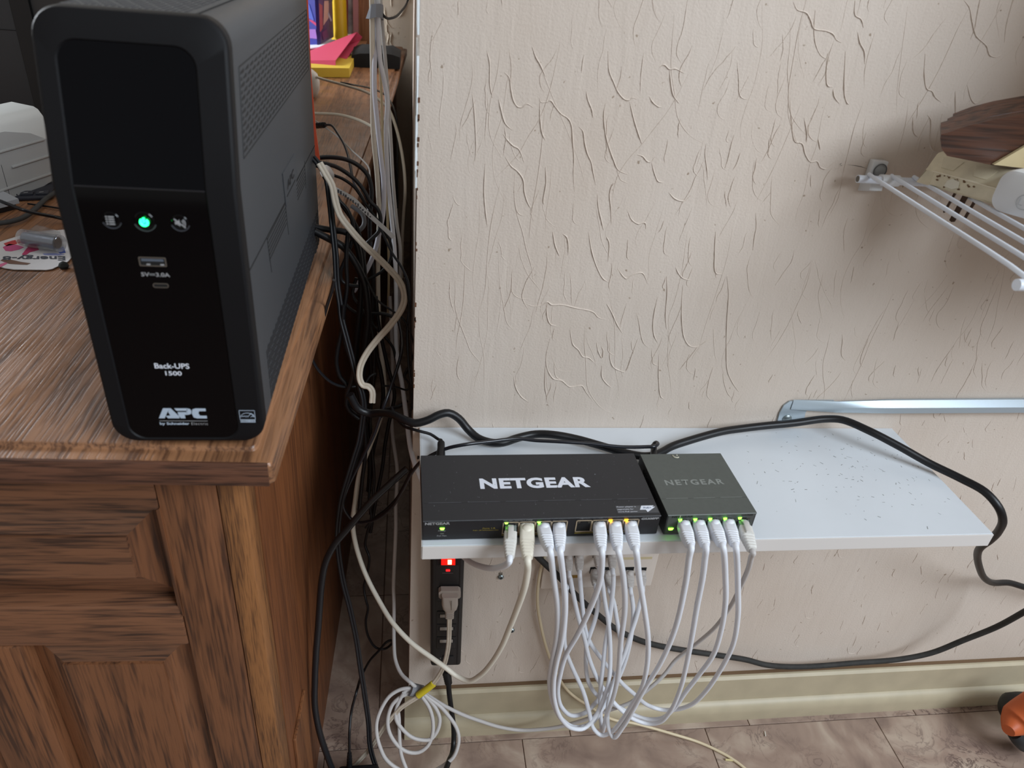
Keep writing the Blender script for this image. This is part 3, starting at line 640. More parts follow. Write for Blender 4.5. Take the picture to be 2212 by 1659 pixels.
# ------------------------------------------------------------------ network switches
M_SW1 = mat('switch_black_metal', (37, 38, 42), 0.42, bump=0.25, bscale=3000, var=0.06, vscale=300)
M_SW1F = mat('switch_black_front', (28, 28, 31), 0.5)
M_SW2 = mat('switch_grey_metal', (84, 88, 84), 0.42, bump=0.2, bscale=3000, var=0.05, vscale=200)
M_SW2F = mat('switch_grey_front', (72, 74, 72), 0.45)
def switch(name, label, x, y, yaw, W, Dp, H, mt, mf, ms):
    t = empty(name, label, 'network switch', (x, y, ZS)); M = Matrix.Translation(V((x, y, ZS))) @ Matrix.Rotation(yaw, 4, 'Z')
    h0 = 0.0016
    # folded cover: top and sides, chamfered front corner
    MB().prism([(0.0, 0.0004, H - 0.0012), (0.0, 0.0, H - 0.0006), (0.0, 0.0006, H), (0.0, Dp, H), (0.0, Dp, H - 0.0012)], (W, 0, 0), M=M).build('top_cover', mt, t, smooth=30)
    MB().box(0.0, 0.0012, 0.001, Dp, h0, H - 0.0012, M=M).build('side_plate', ms, t); MB().box(W - 0.0012, W, 0.001, Dp, h0, H - 0.0012, M=M).build('side_plate', ms, t)
    MB().box(0.0012, W - 0.0012, Dp - 0.0012, Dp, h0, H - 0.0012, M=M).build('back_plate', ms, t)
    MB().box(0.0012, W - 0.0012, 0.0008, Dp - 0.0012, h0, H - 0.0013, M=M).build('front_plate', mf, t)
    for fx in (0.012, W - 0.012):
        for fy in (0.014, Dp - 0.014): MB().cyl(M @ V((fx, fy, 0)), M @ V((fx, fy, h0 + 0.0004)), 0.005, n=12).build('rubber_foot', M_BLACK, t)
    return t, M
sw1, M1 = switch('network_switch', 'wide black eight-port network switch with large white lettering on the shelf', 0.0001, -0.1918, 0.0108, 0.236, 0.1022, 0.0262, M_SW1, M_SW1F, M_SW1F)
sw2, M2 = switch('network_switch', 'small grey five-port network switch beside the wide black one', 0.243, -0.1901, 0.015, 0.0947, 0.100, 0.0272, M_SW2, M_SW2F, mat('switch_side', (40, 41, 42), 0.5))
def score(t, M, W, H, v, mt, k):
    mb = MB(); g = 0.006; l = (W - g * (k + 1)) / k
    for i in range(k): mb.box(g + i * (l + g), g + i * (l + g) + l, v - 0.0004, v + 0.0004, H - 0.0003, H + 0.0001, M=M)
    mb.build('fold_line', mt, t)
score(sw1, M1, 0.236, 0.0262, 0.0262, mat('scored_metal', (70, 71, 76), 0.4), 6); MB().box(0.001, 0.235, 0.0255, 0.0257, 0.026, 0.02625, M=M1).build('fold_shadow', M_DARKHOLE, sw1)
score(sw2, M2, 0.0947, 0.0272, 0.0252, mat('scored_metal_grey', (116, 120, 116), 0.4), 3); MB().box(0.001, 0.0937, 0.0246, 0.0248, 0.027, 0.02725, M=M2).build('fold_shadow', VD, sw2)
def T1(u, v, z): return M1 @ V((u, v, z))
def T2(u, v, z): return M2 @ V((u, v, z))
R1 = M1.to_3x3() @ V((1, 0, 0)); B1 = M1.to_3x3() @ V((0, 1, 0)); R2 = M2.to_3x3() @ V((1, 0, 0)); B2 = M2.to_3x3() @ V((0, 1, 0)); UZ = V((0, 0, 1))
text('maker_lettering', 'NETGEAR', M_TEXTW, sw1, T1(0.1165, 0.0540, 0.0262), R1, B1, 0.1150, 0.0168, bold=0.045, space=1.08)
text('maker_lettering', 'NETGEAR', mat('faded_lettering', (134, 138, 134), 0.45), sw2, T2(0.0456, 0.0505, 0.0272), R2, B2, 0.0655, 0.0088, bold=0.03, space=1.25)
# front print of the black switch
FZ = 0.0007
text('front_lettering', 'NETGEAR', M_LGREY, sw1, T1(0.0140, FZ, 0.0226), R1, UZ, 0.0238, 0.0032, bold=0.035)
text('led_caption', 'Power', M_LGREY, sw1, T1(0.0186, FZ, 0.0132), R1, UZ, 0.0072, 0.0017)
text('led_caption', 'PoE Max', M_LGREY, sw1, T1(0.0186, FZ, 0.0068), R1, UZ, 0.0092, 0.0017)
text('port_caption', 'Ports 1-8:', mat('yellow_print', (150, 132, 50), 0.5), sw1, T1(0.0640, FZ, 0.0150), R1, UZ, 0.0125, 0.0017)
text('port_caption', 'PoE+ 30 Watts/port max', MATS['yellow_print'], sw1, T1(0.0610, FZ, 0.0124), R1, UZ, 0.0250, 0.0016)
text('led_caption', 'Left LED: Link/ACT Mode', M_LGREY, sw1, T1(0.0915, FZ, 0.0248), R1, UZ, 0.0285, 0.0017)
text('led_caption', 'Green=Link at 1000M  Yellow=Link at 10/100M  Blink=ACT', mat('dim_print', (96, 96, 98), 0.5), sw1, T1(0.1085, FZ, 0.0232), R1, UZ, 0.0560, 0.0011)
text('led_caption', 'Right LED: PoE Mode', M_LGREY, sw1, T1(0.1645, FZ, 0.0248), R1, UZ, 0.0230, 0.0017)
text('model_lettering', 'GS308PP', mat('mid_print', (172, 172, 174), 0.5), sw1, T1(0.2255, FZ, 0.0224), R1, UZ, 0.0180, 0.0026, bold=0.02, shear=0.2)
M_BEIGE = mat('port_beige', (170, 152, 128), 0.45)
def ports(t, T, u0, n, pitch, z0, z1, frame):
    for i in range(n):
        a = u0 + i * pitch; b = a + pitch
        if frame:
            p = MB()
            for q in ((a, b, z1 - 0.0006, z1), (a, b, z0, z0 + 0.0008), (a, a + 0.0009, z0, z1), (b - 0.0009, b, z0, z1)):
                p.add([T(q[k], v, q[j]) for j in (2, 3) for v in (0.0002, 0.001) for k in (0, 1)], [(0, 2, 3, 1), (4, 5, 7, 6), (0, 1, 5, 4), (2, 6, 7, 3), (0, 4, 6, 2), (1, 3, 7, 5)])
            p = p.build('port', M_BEIGE, t)
        else: p = t
        c = (a + b) / 2; hw = pitch / 2 - 0.0012
        st = [(c - hw, z0 + 0.001), (c + hw, z0 + 0.001), (c + hw, z1 - 0.0055), (c + 0.0042, z1 - 0.0055), (c + 0.0042, z1 - 0.0028), (c + 0.0026, z1 - 0.0028), (c + 0.0026, z1 - 0.0006), (c - 0.0026, z1 - 0.0006), (c - 0.0026, z1 - 0.0028), (c - 0.0042, z1 - 0.0028), (c - 0.0042, z1 - 0.0055), (c - hw, z1 - 0.0055)]
        MB().prism([T(x, 0.0005, z) for x, z in st], T(0, 0.0009, 0) - T(0, 0.0005, 0)).build('port_opening', M_DARKHOLE, p)
        for s in (-1, 1): MB().prism([T(c + s * hw * 0.98 - s * k, 0.0004, z) for k, z in ((0, z1 - 0.0012), (0.0032, z1 - 0.0012), (0.0025, z1 - 0.0034), (0.0006, z1 - 0.0034))], T(0, 0.0008, 0) - T(0, 0.0004, 0)).build('port_led', mat('dark_led', (60, 56, 48), 0.4), p)
ports(sw1, T1, 0.0770, 4, 0.0161, 0.0072, 0.0222, True)
ports(sw1, T1, 0.1500, 4, 0.0161, 0.0072, 0.0222, True)
ports(sw2, T2, 0.0108, 5, 0.0160, 0.0065, 0.0215, False)
yb_ = MB()
for a, b in ((0.0770, 0.1414), (0.1500, 0.2144)): yb_.box(a, b, 0.0003, 0.001, 0.0053, 0.0058, M=M1)
yb_.build('port_bracket_line', MATS['yellow_print'], sw1)
def led(t, T, u, z, mt, wu=0.0034, wz=0.0019):
    MB().prism([T(u + a * wu / 2, 0.0, z + b * wz / 2) for a, b in ((-1, 1), (1, 1), (0.75, -0.6), (0.4, -1), (-0.4, -1), (-0.75, -0.6))], T(0, 0.0006, 0) - T(0, 0, 0)).build('led', mt, t)
led(sw1, T1, 0.0803, 0.0212, M_GREEN); led(sw1, T1, 0.1125, 0.0212, M_GREEN); led(sw1, T1, 0.1845, 0.0212, M_AMBER, 0.004, 0.0022); led(sw1, T1, 0.2006, 0.0212, M_AMBER, 0.004, 0.0022)
led(sw1, T1, 0.0186, 0.0158, M_GREEN, 0.0045, 0.0024); led(sw1, T1, 0.0186, 0.0098, mat('unlit_led', (84, 84, 80), 0.5), 0.004, 0.0014)
for k in range(5): led(sw2, T2, 0.0108 + 0.0030 + 0.016 * k, 0.0204, M_GREEN, 0.0038, 0.0024)
led(sw2, T2, 0.0064, 0.0085, M_GREEN, 0.0055, 0.0026)
text('front_lettering', 'NETGEAR', VD, sw2, T2(0.0160, FZ, 0.0245), R2, UZ, 0.0225, 0.0027, bold=0.03, space=1.1)
text('model_lettering', 'GS305', VD, sw2, T2(0.0850, FZ, 0.0246), R2, UZ, 0.0125, 0.0024, bold=0.02)
text('led_caption', '• 1000M • 10/100M', VD, sw2, T2(0.0500, FZ, 0.0240), R2, UZ, 0.0130, 0.0012)
# sticker on the black switch
stk = MB().prism([T1(0.1925, 0.0158, 0.0263), T1(0.1925, 0.0046, 0.0263), T1(0.2352, 0.0046, 0.0263), T1(0.2352, 0.0158, 0.0263)], (0, 0, 0.0001)).build('sticker', mat('grey_sticker', (74, 75, 78), 0.4), sw1)
for k, s in enumerate(('Power adapter is', 'upgradable for', 'more PoE power')):
    text('sticker_text', s, M_TEXTW, stk, T1(0.2035 - (0.0018 if k == 1 else 0), 0.0138 - 0.0036 * k, 0.0265), R1, B1, (0.0198, 0.0168, 0.0200)[k], 0.0021)
MB().prism([T1(u, v, 0.0265) for u, v in ((0.2195, 0.0152), (0.2325, 0.0152), (0.2305, 0.0135), (0.2335, 0.0132), (0.2235, 0.0056), (0.2225, 0.0092), (0.2165, 0.0092))], (0, 0, 0.0001)).build('lightning_emblem', M_TEXTW, stk)
text('emblem_text', 'PoE+', mat('emblem_blue', (60, 84, 120), 0.5), stk, T1(0.2250, 0.0118, 0.0267), R1, B1, 0.0080, 0.0024)
# side vents of the grey switch
sv = MB()
for k in range(11): sv.box(-0.0003, 0.0002, 0.034 + 0.0046 * k, 0.0358 + 0.0046 * k, 0.010, 0.0205, M=M2)
stuff(sv.build('side_vents', M_DARKHOLE, sw2))
# flecks of dried paint on the grey switch and dust specks on the black one
pf = MB().tube(spline([T2(0.0365, 0.097, 0.0275), T2(0.0375, 0.0935, 0.0277), T2(0.041, 0.0925, 0.0277), T2(0.0425, 0.0935, 0.0275)]), 0.0008, 6); pf.box(0.041, 0.0426, 0.0965, 0.098, 0.0272, 0.0277, M=M2)
pf.tube(spline([T2(0.0128, -0.0003, 0.0268), T2(0.0122, -0.0006, 0.0235), T2(0.0132, -0.0006, 0.0205), T2(0.0138, -0.0004, 0.0230)]), 0.0004, 5)
pf.build('paint_fleck', mat('dried_paint', (186, 182, 164), 0.7), sw2)['kind'] = 'stuff'
ds = MB()
for i in range(90):
    u = random.uniform(0.004, 0.232); v = random.uniform(0.004, 0.1) ** 1.0; r = random.uniform(0.0002, 0.0005)
    ds.box(u, u + r, v, v + r * random.uniform(1, 2), 0.0262, 0.0264, M=M1)
ds.box(0.1825, 0.1838, 0.066, 0.0668, 0.0262, 0.0265, M=M1)
stuff(ds.build('dust_specks', mat('dust', (120, 122, 126), 0.9), sw1))

# ------------------------------------------------------------------ wall jacks, power strip, screws (on the stucco wall)
M_PLATE = mat('jack_plate', (226, 216, 206), 0.45)
plate = empty('jack_plate', 'wide off-white wall plate with rows of network jacks under the shelf', 'wall plate', (0.254, -0.006, 0.313))
MB().box(0.1735, 0.3365, -0.0065, -0.0003, 0.313, 0.47, b=0.002).build('plate', M_PLATE, plate, smooth=40)
MB().box(0.187, 0.256, -0.0165, -0.0064, 0.345, 0.455, b=0.002).build('jack_module', M_PLATE, plate, smooth=40)
MB().box(0.2565, 0.3265, -0.0165, -0.0064, 0.345, 0.455, b=0.002).build('jack_module', M_PLATE, plate, smooth=40)
MB().box(0.262, 0.322, -0.0172, -0.0162, 0.378, 0.382).build('label_strip', mat('label_cream', (210, 196, 160), 0.6), plate)
MB().box(0.327, 0.3284, -0.0085, -0.0063, 0.345, 0.455).build('module_gap', M_DARKHOLE, plate)
for cx, cy in ((1227, 1199), (1251, 1199), (1291, 1199), (1322, 1199), (1222, 1234), (1284, 1233), (1313, 1233), (1359, 1233), (1386, 1234)):
    c = at(cx, cy, -0.017)
    MB().box(c.x - 0.0064, c.x + 0.0064, -0.0172, -0.0160, c.z - 0.005, c.z + 0.0068, b=0.0004).build('jack_opening', M_DARKHOLE, plate)
MB().box(0.2125, 0.2205, -0.0182, -0.0162, 0.3465, 0.3505).build('jack_contact', mat('brass', (150, 120, 60), 0.4, metal=0.7), plate)
for i, (x, y) in enumerate(((1082, 1247), (1106, 1362))):
    p = at(x, y, -0.002); s = empty('wall_screw', ('upper cross-head zinc screw in the wall right of the black power strip', 'lower cross-head zinc screw in the wall, nearer the hanging cream cable')[i], 'screw', (p.x, 0, p.z), 'loose screws in the stucco')
    MB().lathe((p.x, -0.0003, p.z), (0, -1, 0), [(0, 0.0034), (0.002, 0.0042), (0.0034, 0.0030), (0.0038, 0.0)], 14).build('screw_head', M_SCREW, s, smooth=40)
    k = MB().box(p.x - 0.0022, p.x + 0.0022, -0.0044, -0.0035, p.z - 0.0004, p.z + 0.0004); k.box(p.x - 0.0004, p.x + 0.0004, -0.0044, -0.0035, p.z - 0.0022, p.z + 0.0022)
    k.build('cross_slot', M_DARKHOLE, s)
    MB().box(p.x - 0.003, p.x + 0.002, -0.0012, 0.0, p.z + 0.0035, p.z + 0.0075, b=0.0005).build('wall_plug', mat('wall_plug_grey', (120, 112, 100), 0.8), s)

strip = empty('power_strip', 'black power strip mounted upright on the wall with red lit rocker switch', 'power strip', (0.041, 0, 0.187))
A_, B_, C_, D_ = at(932, 1196, -0.036), at(1003, 1196, -0.036), at(996, 1441, -0.036), at(930, 1443, -0.036)
ux = (B_ - A_).normalized(); uz = ((A_ + B_) - (C_ + D_)).normalized()
sc_ = (C_ + D_) / 2; SWD = 0.0435
SM = Matrix.Identity(4)
for i in range(3): SM[i][0] = ux[i]; SM[i][1] = (0, 1, 0)[i]; SM[i][2] = uz[i]; SM[i][3] = sc_[i]
SM[1][3] = 0.0
M_STRIP = mat('strip_black', (22, 21, 22), 0.45, bump=0.1, bscale=1500)
MB().box(-SWD / 2, SWD / 2, -0.034, -0.001, 0.0, 0.30, M=SM, b=0.004).build('housing', M_STRIP, strip, smooth=50)
for s in (-1, 1): MB().box(s * 0.0165 - 0.0006, s * 0.0165 + 0.0006, -0.0347, -0.033, 0.004, 0.296, M=SM).build('housing_rib', M_STRIP, strip)
def sb_(x0, x1, z0, z1, y0=-0.0352, y1=-0.0335, b=0.0): return MB().box(x0, x1, y0, y1, z0, z1, M=SM, b=b)
zr = 0.2065
sb_(-0.0145, 0.0145, zr - 0.0015, zr + 0.026).build('switch_frame', M_DARKHOLE, strip)
sw = MB().prism([SM @ V((-0.0085, y, z)) for y, z in ((-0.035, zr), (-0.0395, zr + 0.003), (-0.0372, zr + 0.0125), (-0.0415, zr + 0.023), (-0.035, zr + 0.025))], (SM.to_3x3() @ V((0.018, 0, 0)))).build('rocker_switch', mat('red_rocker', (200, 16, 12), 0.25, emit=0.9, ecol=(255, 20, 10)), strip)
sb_(-0.0002, 0.0048, zr + 0.0048, zr + 0.0108, -0.0402, -0.0380).build('neon_lamp', mat('neon_lamp', (255, 210, 150), 0.4, emit=7, ecol=(255, 190, 110)), sw)
sb_(-0.0022, 0.0032, 0.1935, 0.1968, -0.0353, -0.0345, 0.0004).build('indicator_lamp', mat('red_led', (255, 30, 30), 0.4, emit=3.0, ecol=(255, 20, 24)), strip)
sb_(-0.0070, 0.0075, 0.1898, 0.1903, -0.0348, -0.0340).build('indicator_caption', mat('strip_print', (84, 84, 84), 0.6), strip)
# outlets: a cover plate each with safety shutters
for k, z in enumerate((0.150, 0.1045, 0.0785, 0.0525)):
    o = sb_(-0.0135, 0.0135, z - 0.0125, z + 0.0125, -0.0349, -0.0340, 0.0008).build('outlet', M_STRIP, strip, smooth=40)
    sb_(-0.0092, 0.0092, z + 0.0010, z + 0.0066, -0.0356, -0.0346, 0.0003).build('shutter', mat('shutter_grey', (150, 142, 134), 0.6), o)
    for dx in (-0.0103, 0.0103): sb_(dx - 0.0006, dx + 0.0006, z + 0.0010, z + 0.0068, -0.03575, -0.0355).build('slot', M_DARKHOLE, o)
sb_(-0.0060, 0.0110, 0.0060, 0.0230, -0.0352, -0.0336, 0.0008).build('end_cover', M_STRIP, strip, smooth=40)
sb_(-0.0085, -0.0072, 0.0185, 0.0205, -0.0354, -0.0336).build('rivet', M_SCREW, strip)
def path(pts, y0, y1=None, yb=None, floorz=0.0035):
    """pixel polyline -> world points; depth runs y0 -> (yb at the lowest pixel) -> y1 along the line"""
    n = len(pts); y1 = y0 if y1 is None else y1
    acc = [0]
    for i in range(1, n): acc.append(acc[-1] + math.hypot(pts[i][0] - pts[i - 1][0], pts[i][1] - pts[i - 1][1]))
    ib = max(range(n), key=lambda i: pts[i][1]); out = []
    for i, q in enumerate(pts):
        if len(q) > 2: Y = q[2]
        elif yb is None: Y = y0 + (y1 - y0) * acc[i] / acc[-1]
        elif i <= ib: Y = y0 + (yb - y0) * acc[i] / max(acc[ib], 1e-6)
        else: Y = yb + (y1 - yb) * (acc[i] - acc[ib]) / max(acc[-1] - acc[ib], 1e-6)
        p = at(q[0], q[1], Y)
        if p.z < floorz: p = atz(q[0], q[1], floorz)
        out.append(p)
    return out
ZIP = lambda a, h: [(-a, 0), (-a * .85, h * .7), (-a * .5, h), (-a * .15, h * .75), (0, h * .45), (a * .15, h * .75), (a * .5, h), (a * .85, h * .7), (a, 0), (a * .7, -h * .8), (a * .3, -h * .8), (0, -h * .5), (-a * .3, -h * .8), (-a * .7, -h * .8)]
def radius(pts3, px):
    d = sum((p - CAM).dot(FWD) for p in pts3) / len(pts3); return px * d / FPX / 2
# strip's own cord with moulded strain relief
sr = path([(964, 1449, -0.022), (967, 1462, -0.023), (969, 1477, -0.026)], -0.02)
prs = []
tb = MB().tube(spline([sr[0], sr[2]], 12), lambda t: 0.0062 - 0.0012 * t + (0.0008 if int(t * 12) % 2 else 0), 12); tb.build('strain_relief', M_CORD, strip, smooth=50)
cp = path([(968, 1476, -0.026), (970, 1494, -0.03), (975, 1533, -0.036), (980, 1572, -0.045), (980, 1603, -0.055), (977, 1626, -0.07), (970, 1643.5, -0.09), (962, 1665, -0.11), (950, 1690, -0.13)], -0.03)
MB().tube(spline([sr[2]] + cp[1:]), radius(cp, 11.5), 12).build('cord', M_CORD, strip, smooth=60)

# tan lamp plug with its flat cord, plugged into the strip
tp_ = empty('lamp_plug', 'tan flat two-prong plug in the black power strip, its cord wearing a yellow tag', 'power cord', SM @ V((0.003, -0.036, 0.15)))
pz = 0.1605
PB = [(-0.0125, 0.006, 0.0145), (-0.0135, 0.0045, 0.011), (-0.0135, -0.004, 0.0085), (-0.011, -0.0075, 0.0075)]
MB().prism([SM @ V((x + 0.003, -0.0355, pz + z)) for x, z in ((-0.0125, -0.009), (-0.0145, -0.006), (-0.0145, 0.003), (-0.0115, 0.006), (0.0115, 0.006), (0.0145, 0.003), (0.0145, -0.006), (0.0125, -0.009))], SM.to_3x3() @ V((0, -0.008, 0))).build('plug_flange', M_TANPLUG, tp_, smooth=30)
def rsec(z, hw, y0, y1, n=5): return [SM @ V((x + 0.003, y, pz + z)) for x, y in rrect(-hw, hw, y0, y1, min(hw, (y1 - y0) / 2) * 0.6, n)]
MB().loft([rsec(0.002, 0.0105, -0.052, -0.0435), rsec(-0.012, 0.0108, -0.055, -0.040), rsec(-0.020, 0.0092, -0.055, -0.040), rsec(-0.0245, 0.0064, -0.053, -0.042), rsec(-0.0262, 0.0064, -0.053, -0.042)]).build('plug_body', M_TANPLUG, tp_, smooth=35)
for k in range(4): MB().loft([rsec(-0.0264 - 0.0034 * k, 0.0060, -0.0525, -0.0425), rsec(-0.0284 - 0.0034 * k, 0.0060, -0.0525, -0.0425)]).build('strain_ring', M_TANPLUG, tp_, smooth=40)
MB().loft([rsec(-0.026, 0.0048, -0.0515, -0.0435), rsec(-0.040, 0.0048, -0.0515, -0.0435)]).build('strain_core', M_TANPLUG, tp_, smooth=40)
MB().box(0.0045, 0.0052, -0.0556, -0.0548, pz - 0.017, pz + 0.0, M=SM).build('mould_mark', mat('plug_shadow', (110, 100, 92), 0.6), tp_)
fc = [SM @ V((0.003, -0.0475, pz - 0.0395))] + path([(970.5, 1358), (969.5, 1387), (966, 1411), (960.5, 1433), (952, 1453), (933, 1479.6), (905, 1501.5), (898.6, 1507.7), (881.5, 1518.6), (866, 1529.6), (847, 1550), (827, 1575), (803, 1612), (780, 1639), (760, 1660), (735, 1690)], -0.047, -0.075)
MB().tube(spline(fc), 0, prof=ZIP(0.0034, 0.0017)).build('flat_cord', M_TAN, tp_, smooth=60)
yt = path([(936, 1477), (919, 1490.5), (903, 1502.5)], -0.056, -0.058)
MB().tube(spline(yt), 0.0050, 10).build('yellow_tag', mat('yellow_tag', (206, 186, 40), 0.5), tp_, smooth=60)

# ------------------------------------------------------------------ network cables
def rj_plug(parent, a, b, mt, style='dome', sc=1.0, wside=None):
    """moulded plug from the jack face a to the cable exit b"""
    a = V(a); b = V(b); ax = (b - a); L0 = ax.length; ax.normalize()
    sd = V(wside or (1, 0, 0)); sd = (sd - ax * sd.dot(ax)).normalized(); up = sd.cross(ax); up = up if up.z > 0 or abs(up.z) < 1e-3 and up.y < 0 else -up
    def sec(t, hw, hh, e=0.45): return [a + ax * (t * L0) + sd * x + up * z for x, z in rrect(-hw, hw, -hh, hh, min(hw, hh) * e, 3)]
    W0, H0, W1, H1 = 0.0062 * sc, 0.0058 * sc, 0.0043 * sc, 0.0042 * sc
    if style == 'clear':
        MB().loft([sec(-0.12, 0.0056 * sc, 0.0040 * sc, .2), sec(0.30, 0.0056 * sc, 0.0040 * sc, .2)]).build('clear_plug', mat('clear_plastic', (196, 206, 200), 0.15, trans=0.6), parent)
        rings = [sec(0.24, 0.0062 * sc, 0.0055 * sc, .3), sec(0.52, W0, H0)]
    else: rings = [sec(-0.05, W0 * 0.97, H0 * 0.9), sec(0.02, W0, H0), sec(0.48, W0, H0)]
    nr = 5; t = 0.52
    for k in range(nr):
        f0 = k / nr; f1 = (k + 0.62) / nr; w0 = W0 + (W1 - W0) * f0; w1 = W0 + (W1 - W0) * f1; h0 = H0 + (H1 - H0) * f0; h1 = H0 + (H1 - H0) * f1
        ta = 0.52 + 0.46 * f0; tb_ = 0.52 + 0.46 * f1; g = 0.86
        rings += [sec(ta, w0 * g, h0 * g), sec(ta + 0.012, w0, h0), sec(tb_, w1, h1), sec(tb_ + 0.012, w1 * g, h1 * g)]
    rings.append(sec(1.0, W1 * .8, H1 * .8))
    pl_ = MB().loft(rings).build('plug', mt, parent, smooth=35)
    if style == 'dome':
        c = a + ax * (0.16 * L0) + up * (H0 * 0.72)
        MB().lathe(c, up, [(-0.001, 0.0052 * sc), (0.0006, 0.0052 * sc), (0.0022, 0.0044 * sc), (0.0034, 0.0028 * sc), (0.0040, 0.0008)], 16).build('latch_cover', mt, pl_, smooth=60)
    else:
        MB().loft([[a + ax * (t_ * L0) + sd * x + up * z for x, z in rrect(-0.0028 * sc, 0.0028 * sc, zz - 0.0011, zz + 0.0011, 0.0006, 2)] for t_, zz in ((-0.02, H0 * 0.55), (0.2, H0 * 1.3), (0.55, H0 * 1.18))]).build('latch_tab', mt, pl_, smooth=40)
    return b, ax
def cable(parent, pts3, r, mt, n=10, name='cord', prof=None):
    return MB().tube(spline(pts3), r, n, prof=prof).build(name, mt, parent, smooth=60)
PYE = -0.230
RC = 0.0031
def port_pt(k, T, u0): return T(u0 + 0.0161 * (k + 0.5), 0.0002, 0.0150)
P1_ = lambda k: T1((0.0770 if k < 4 else 0.1500) + 0.0161 * ((k % 4) + 0.5), 0.0006, 0.0140)
P2_ = lambda k: T2(0.0108 + 0.016 * (k + 0.5), 0.0006, 0.0136)
JACK = {'a': ((1227, 1203), (1229, 1236)), 'b': ((1251, 1201), (1252, 1234)), 'c': ((1291, 1195), (1294, 1226)), 'd': ((1322, 1199), (1323.5, 1230)), 'e': ((1222, 1236), (1224, 1263)), 'f': ((1284, 1235), (1286.5, 1264)), 'g': ((1313, 1237), (1316, 1268)), 'h': ((1359, 1237), (1362, 1271)), 'i': ((1386, 1237), (1388, 1268))}
NETG = 'white patch cables from the switches'
def patch(label, start, endpx, mt, pts, jack, yb, rr=RC):
    e = at(endpx[0], endpx[1], PYE)
    t = empty('network_cable', label, 'network cable', e, NETG)
    b, ax = rj_plug(t, start, e, mt)
    ja, jb = JACK[jack]; A2 = at(ja[0], ja[1], -0.0175); B2_ = at(jb[0], jb[1], -0.0400)
    b2, ax2 = rj_plug(t, A2, B2_, M_SHADEPLUG if mt is M_WHITE else mt, sc=0.92)
    ps = path([(e, 0)] and pts, PYE - 0.006, -0.042, yb)
    cable(t, [b - ax * 0.002, b + ax * 0.004] + ps[1:] + [b2 + ax2 * 0.006, b2 - ax2 * 0.002], rr, mt)
    return t
def q880(L): return [(880 + .2828 * x, 1190 + .2828 * y) for x, y in L]
patch('white network cable in third port of black switch, outermost of left loops', P1_(2), (1187, 1186), M_WHITE, [(1186, 1190), (1196, 1250), (1204, 1310), (1203, 1370), (1192, 1432), (1187, 1475), (1195, 1520), (1214, 1554), (1245, 1571), (1278, 1562), (1304, 1526), (1330, 1478), (1350, 1430), (1364, 1370), (1368, 1316), (1364, 1285)], 'h', -0.105)
patch('white network cable in fourth port of black switch, hanging beside the outermost left loop', P1_(3), (1210, 1186), M_WHITE, [(1211, 1190), (1218, 1260.7), (1221, 1317), (1214, 1382), (1202, 1433), (1196, 1473), (1198, 1515), (1212, 1552), (1236, 1573), (1262, 1573), (1286, 1548), (1302, 1515), (1314, 1478), (1318, 1440), (1318, 1390), (1314, 1343), (1306, 1295), (1300, 1250)], 'c', -0.118)
patch('white network cable in sixth port of black switch, slanting left into the innermost loop', P1_(5), (1300, 1186), M_WHITE, [(1301, 1190), (1296, 1255), (1276, 1311.6), (1247.6, 1371), (1222, 1416), (1211, 1453), (1205, 1495), (1214, 1529), (1239, 1546), (1264.6, 1539), (1292, 1512), (1319, 1484), (1336, 1446), (1342, 1400), (1337, 1365), (1332, 1336), (1326, 1302), (1319, 1282)], 'g', -0.09)
patch('white network cable in seventh port of black switch beside a glowing amber light', P1_(6), (1335, 1185), M_WHITE, [(1337, 1190), (1346.6, 1246.6), (1350, 1312), (1341, 1388), (1335, 1459), (1325, 1505), (1309, 1550), (1301, 1579), (1297, 1540), (1297, 1491), (1302, 1446), (1308, 1390), (1318, 1329), (1325, 1261), (1325, 1240)], 'd', -0.10)
patch('white network cable in eighth port of black switch, bulging right above the lowest loop', P1_(7), (1373, 1184), M_WHITE, [(1374, 1190), (1380.6, 1246.6), (1392, 1317), (1400, 1382), (1397.5, 1439), (1386, 1487), (1366, 1521), (1344, 1555), (1320, 1582), (1298, 1588), (1281, 1572), (1273, 1540), (1260, 1494), (1238, 1446), (1224, 1411), (1219, 1383), (1221, 1340), (1223, 1290), (1224, 1272)], 'e', -0.115)
patch('white network cable in leftmost port of grey switch, reaching lowest of all loops', P2_(0), (1492, 1179), M_WHITE, [(1492, 1184), (1489.5, 1200), (1481, 1260.7), (1458, 1360), (1427, 1432), (1393, 1487), (1367, 1535), (1346, 1570), (1325, 1593), (1314, 1570), (1314, 1520), (1333, 1455), (1350, 1410), (1365, 1363), (1374, 1336), (1381, 1309), (1387, 1283)], 'i', -0.125)
patch('white network cable in second port of grey switch, sagging to the floor line', P2_(1), (1524, 1179), M_WHITE, [(1525, 1184), (1523, 1205), (1518, 1246.6), (1506, 1309), (1495, 1374), (1481, 1444.5), (1470, 1487), (1447, 1538), (1424, 1560.5), (1398, 1563), (1366, 1552), (1338, 1530), (1312, 1500), (1290, 1465), (1272, 1420), (1262, 1377), (1250, 1336), (1238, 1282), (1231, 1246)], 'a', -0.10)
patch('white printed network cable in third port of grey switch with blue lettering', P2_(2), (1560, 1177), M_WHITE, [(1561, 1182), (1567, 1246.6), (1567, 1303), (1557, 1365), (1540, 1416), (1509, 1459), (1481, 1495), (1456, 1530), (1428, 1552), (1396, 1553), (1362, 1541), (1332, 1525), (1306, 1512), (1288, 1500), (1272, 1475), (1266, 1443), (1267, 1396), (1273, 1375), (1286, 1336), (1293, 1295), (1289, 1276)], 'f', -0.085)
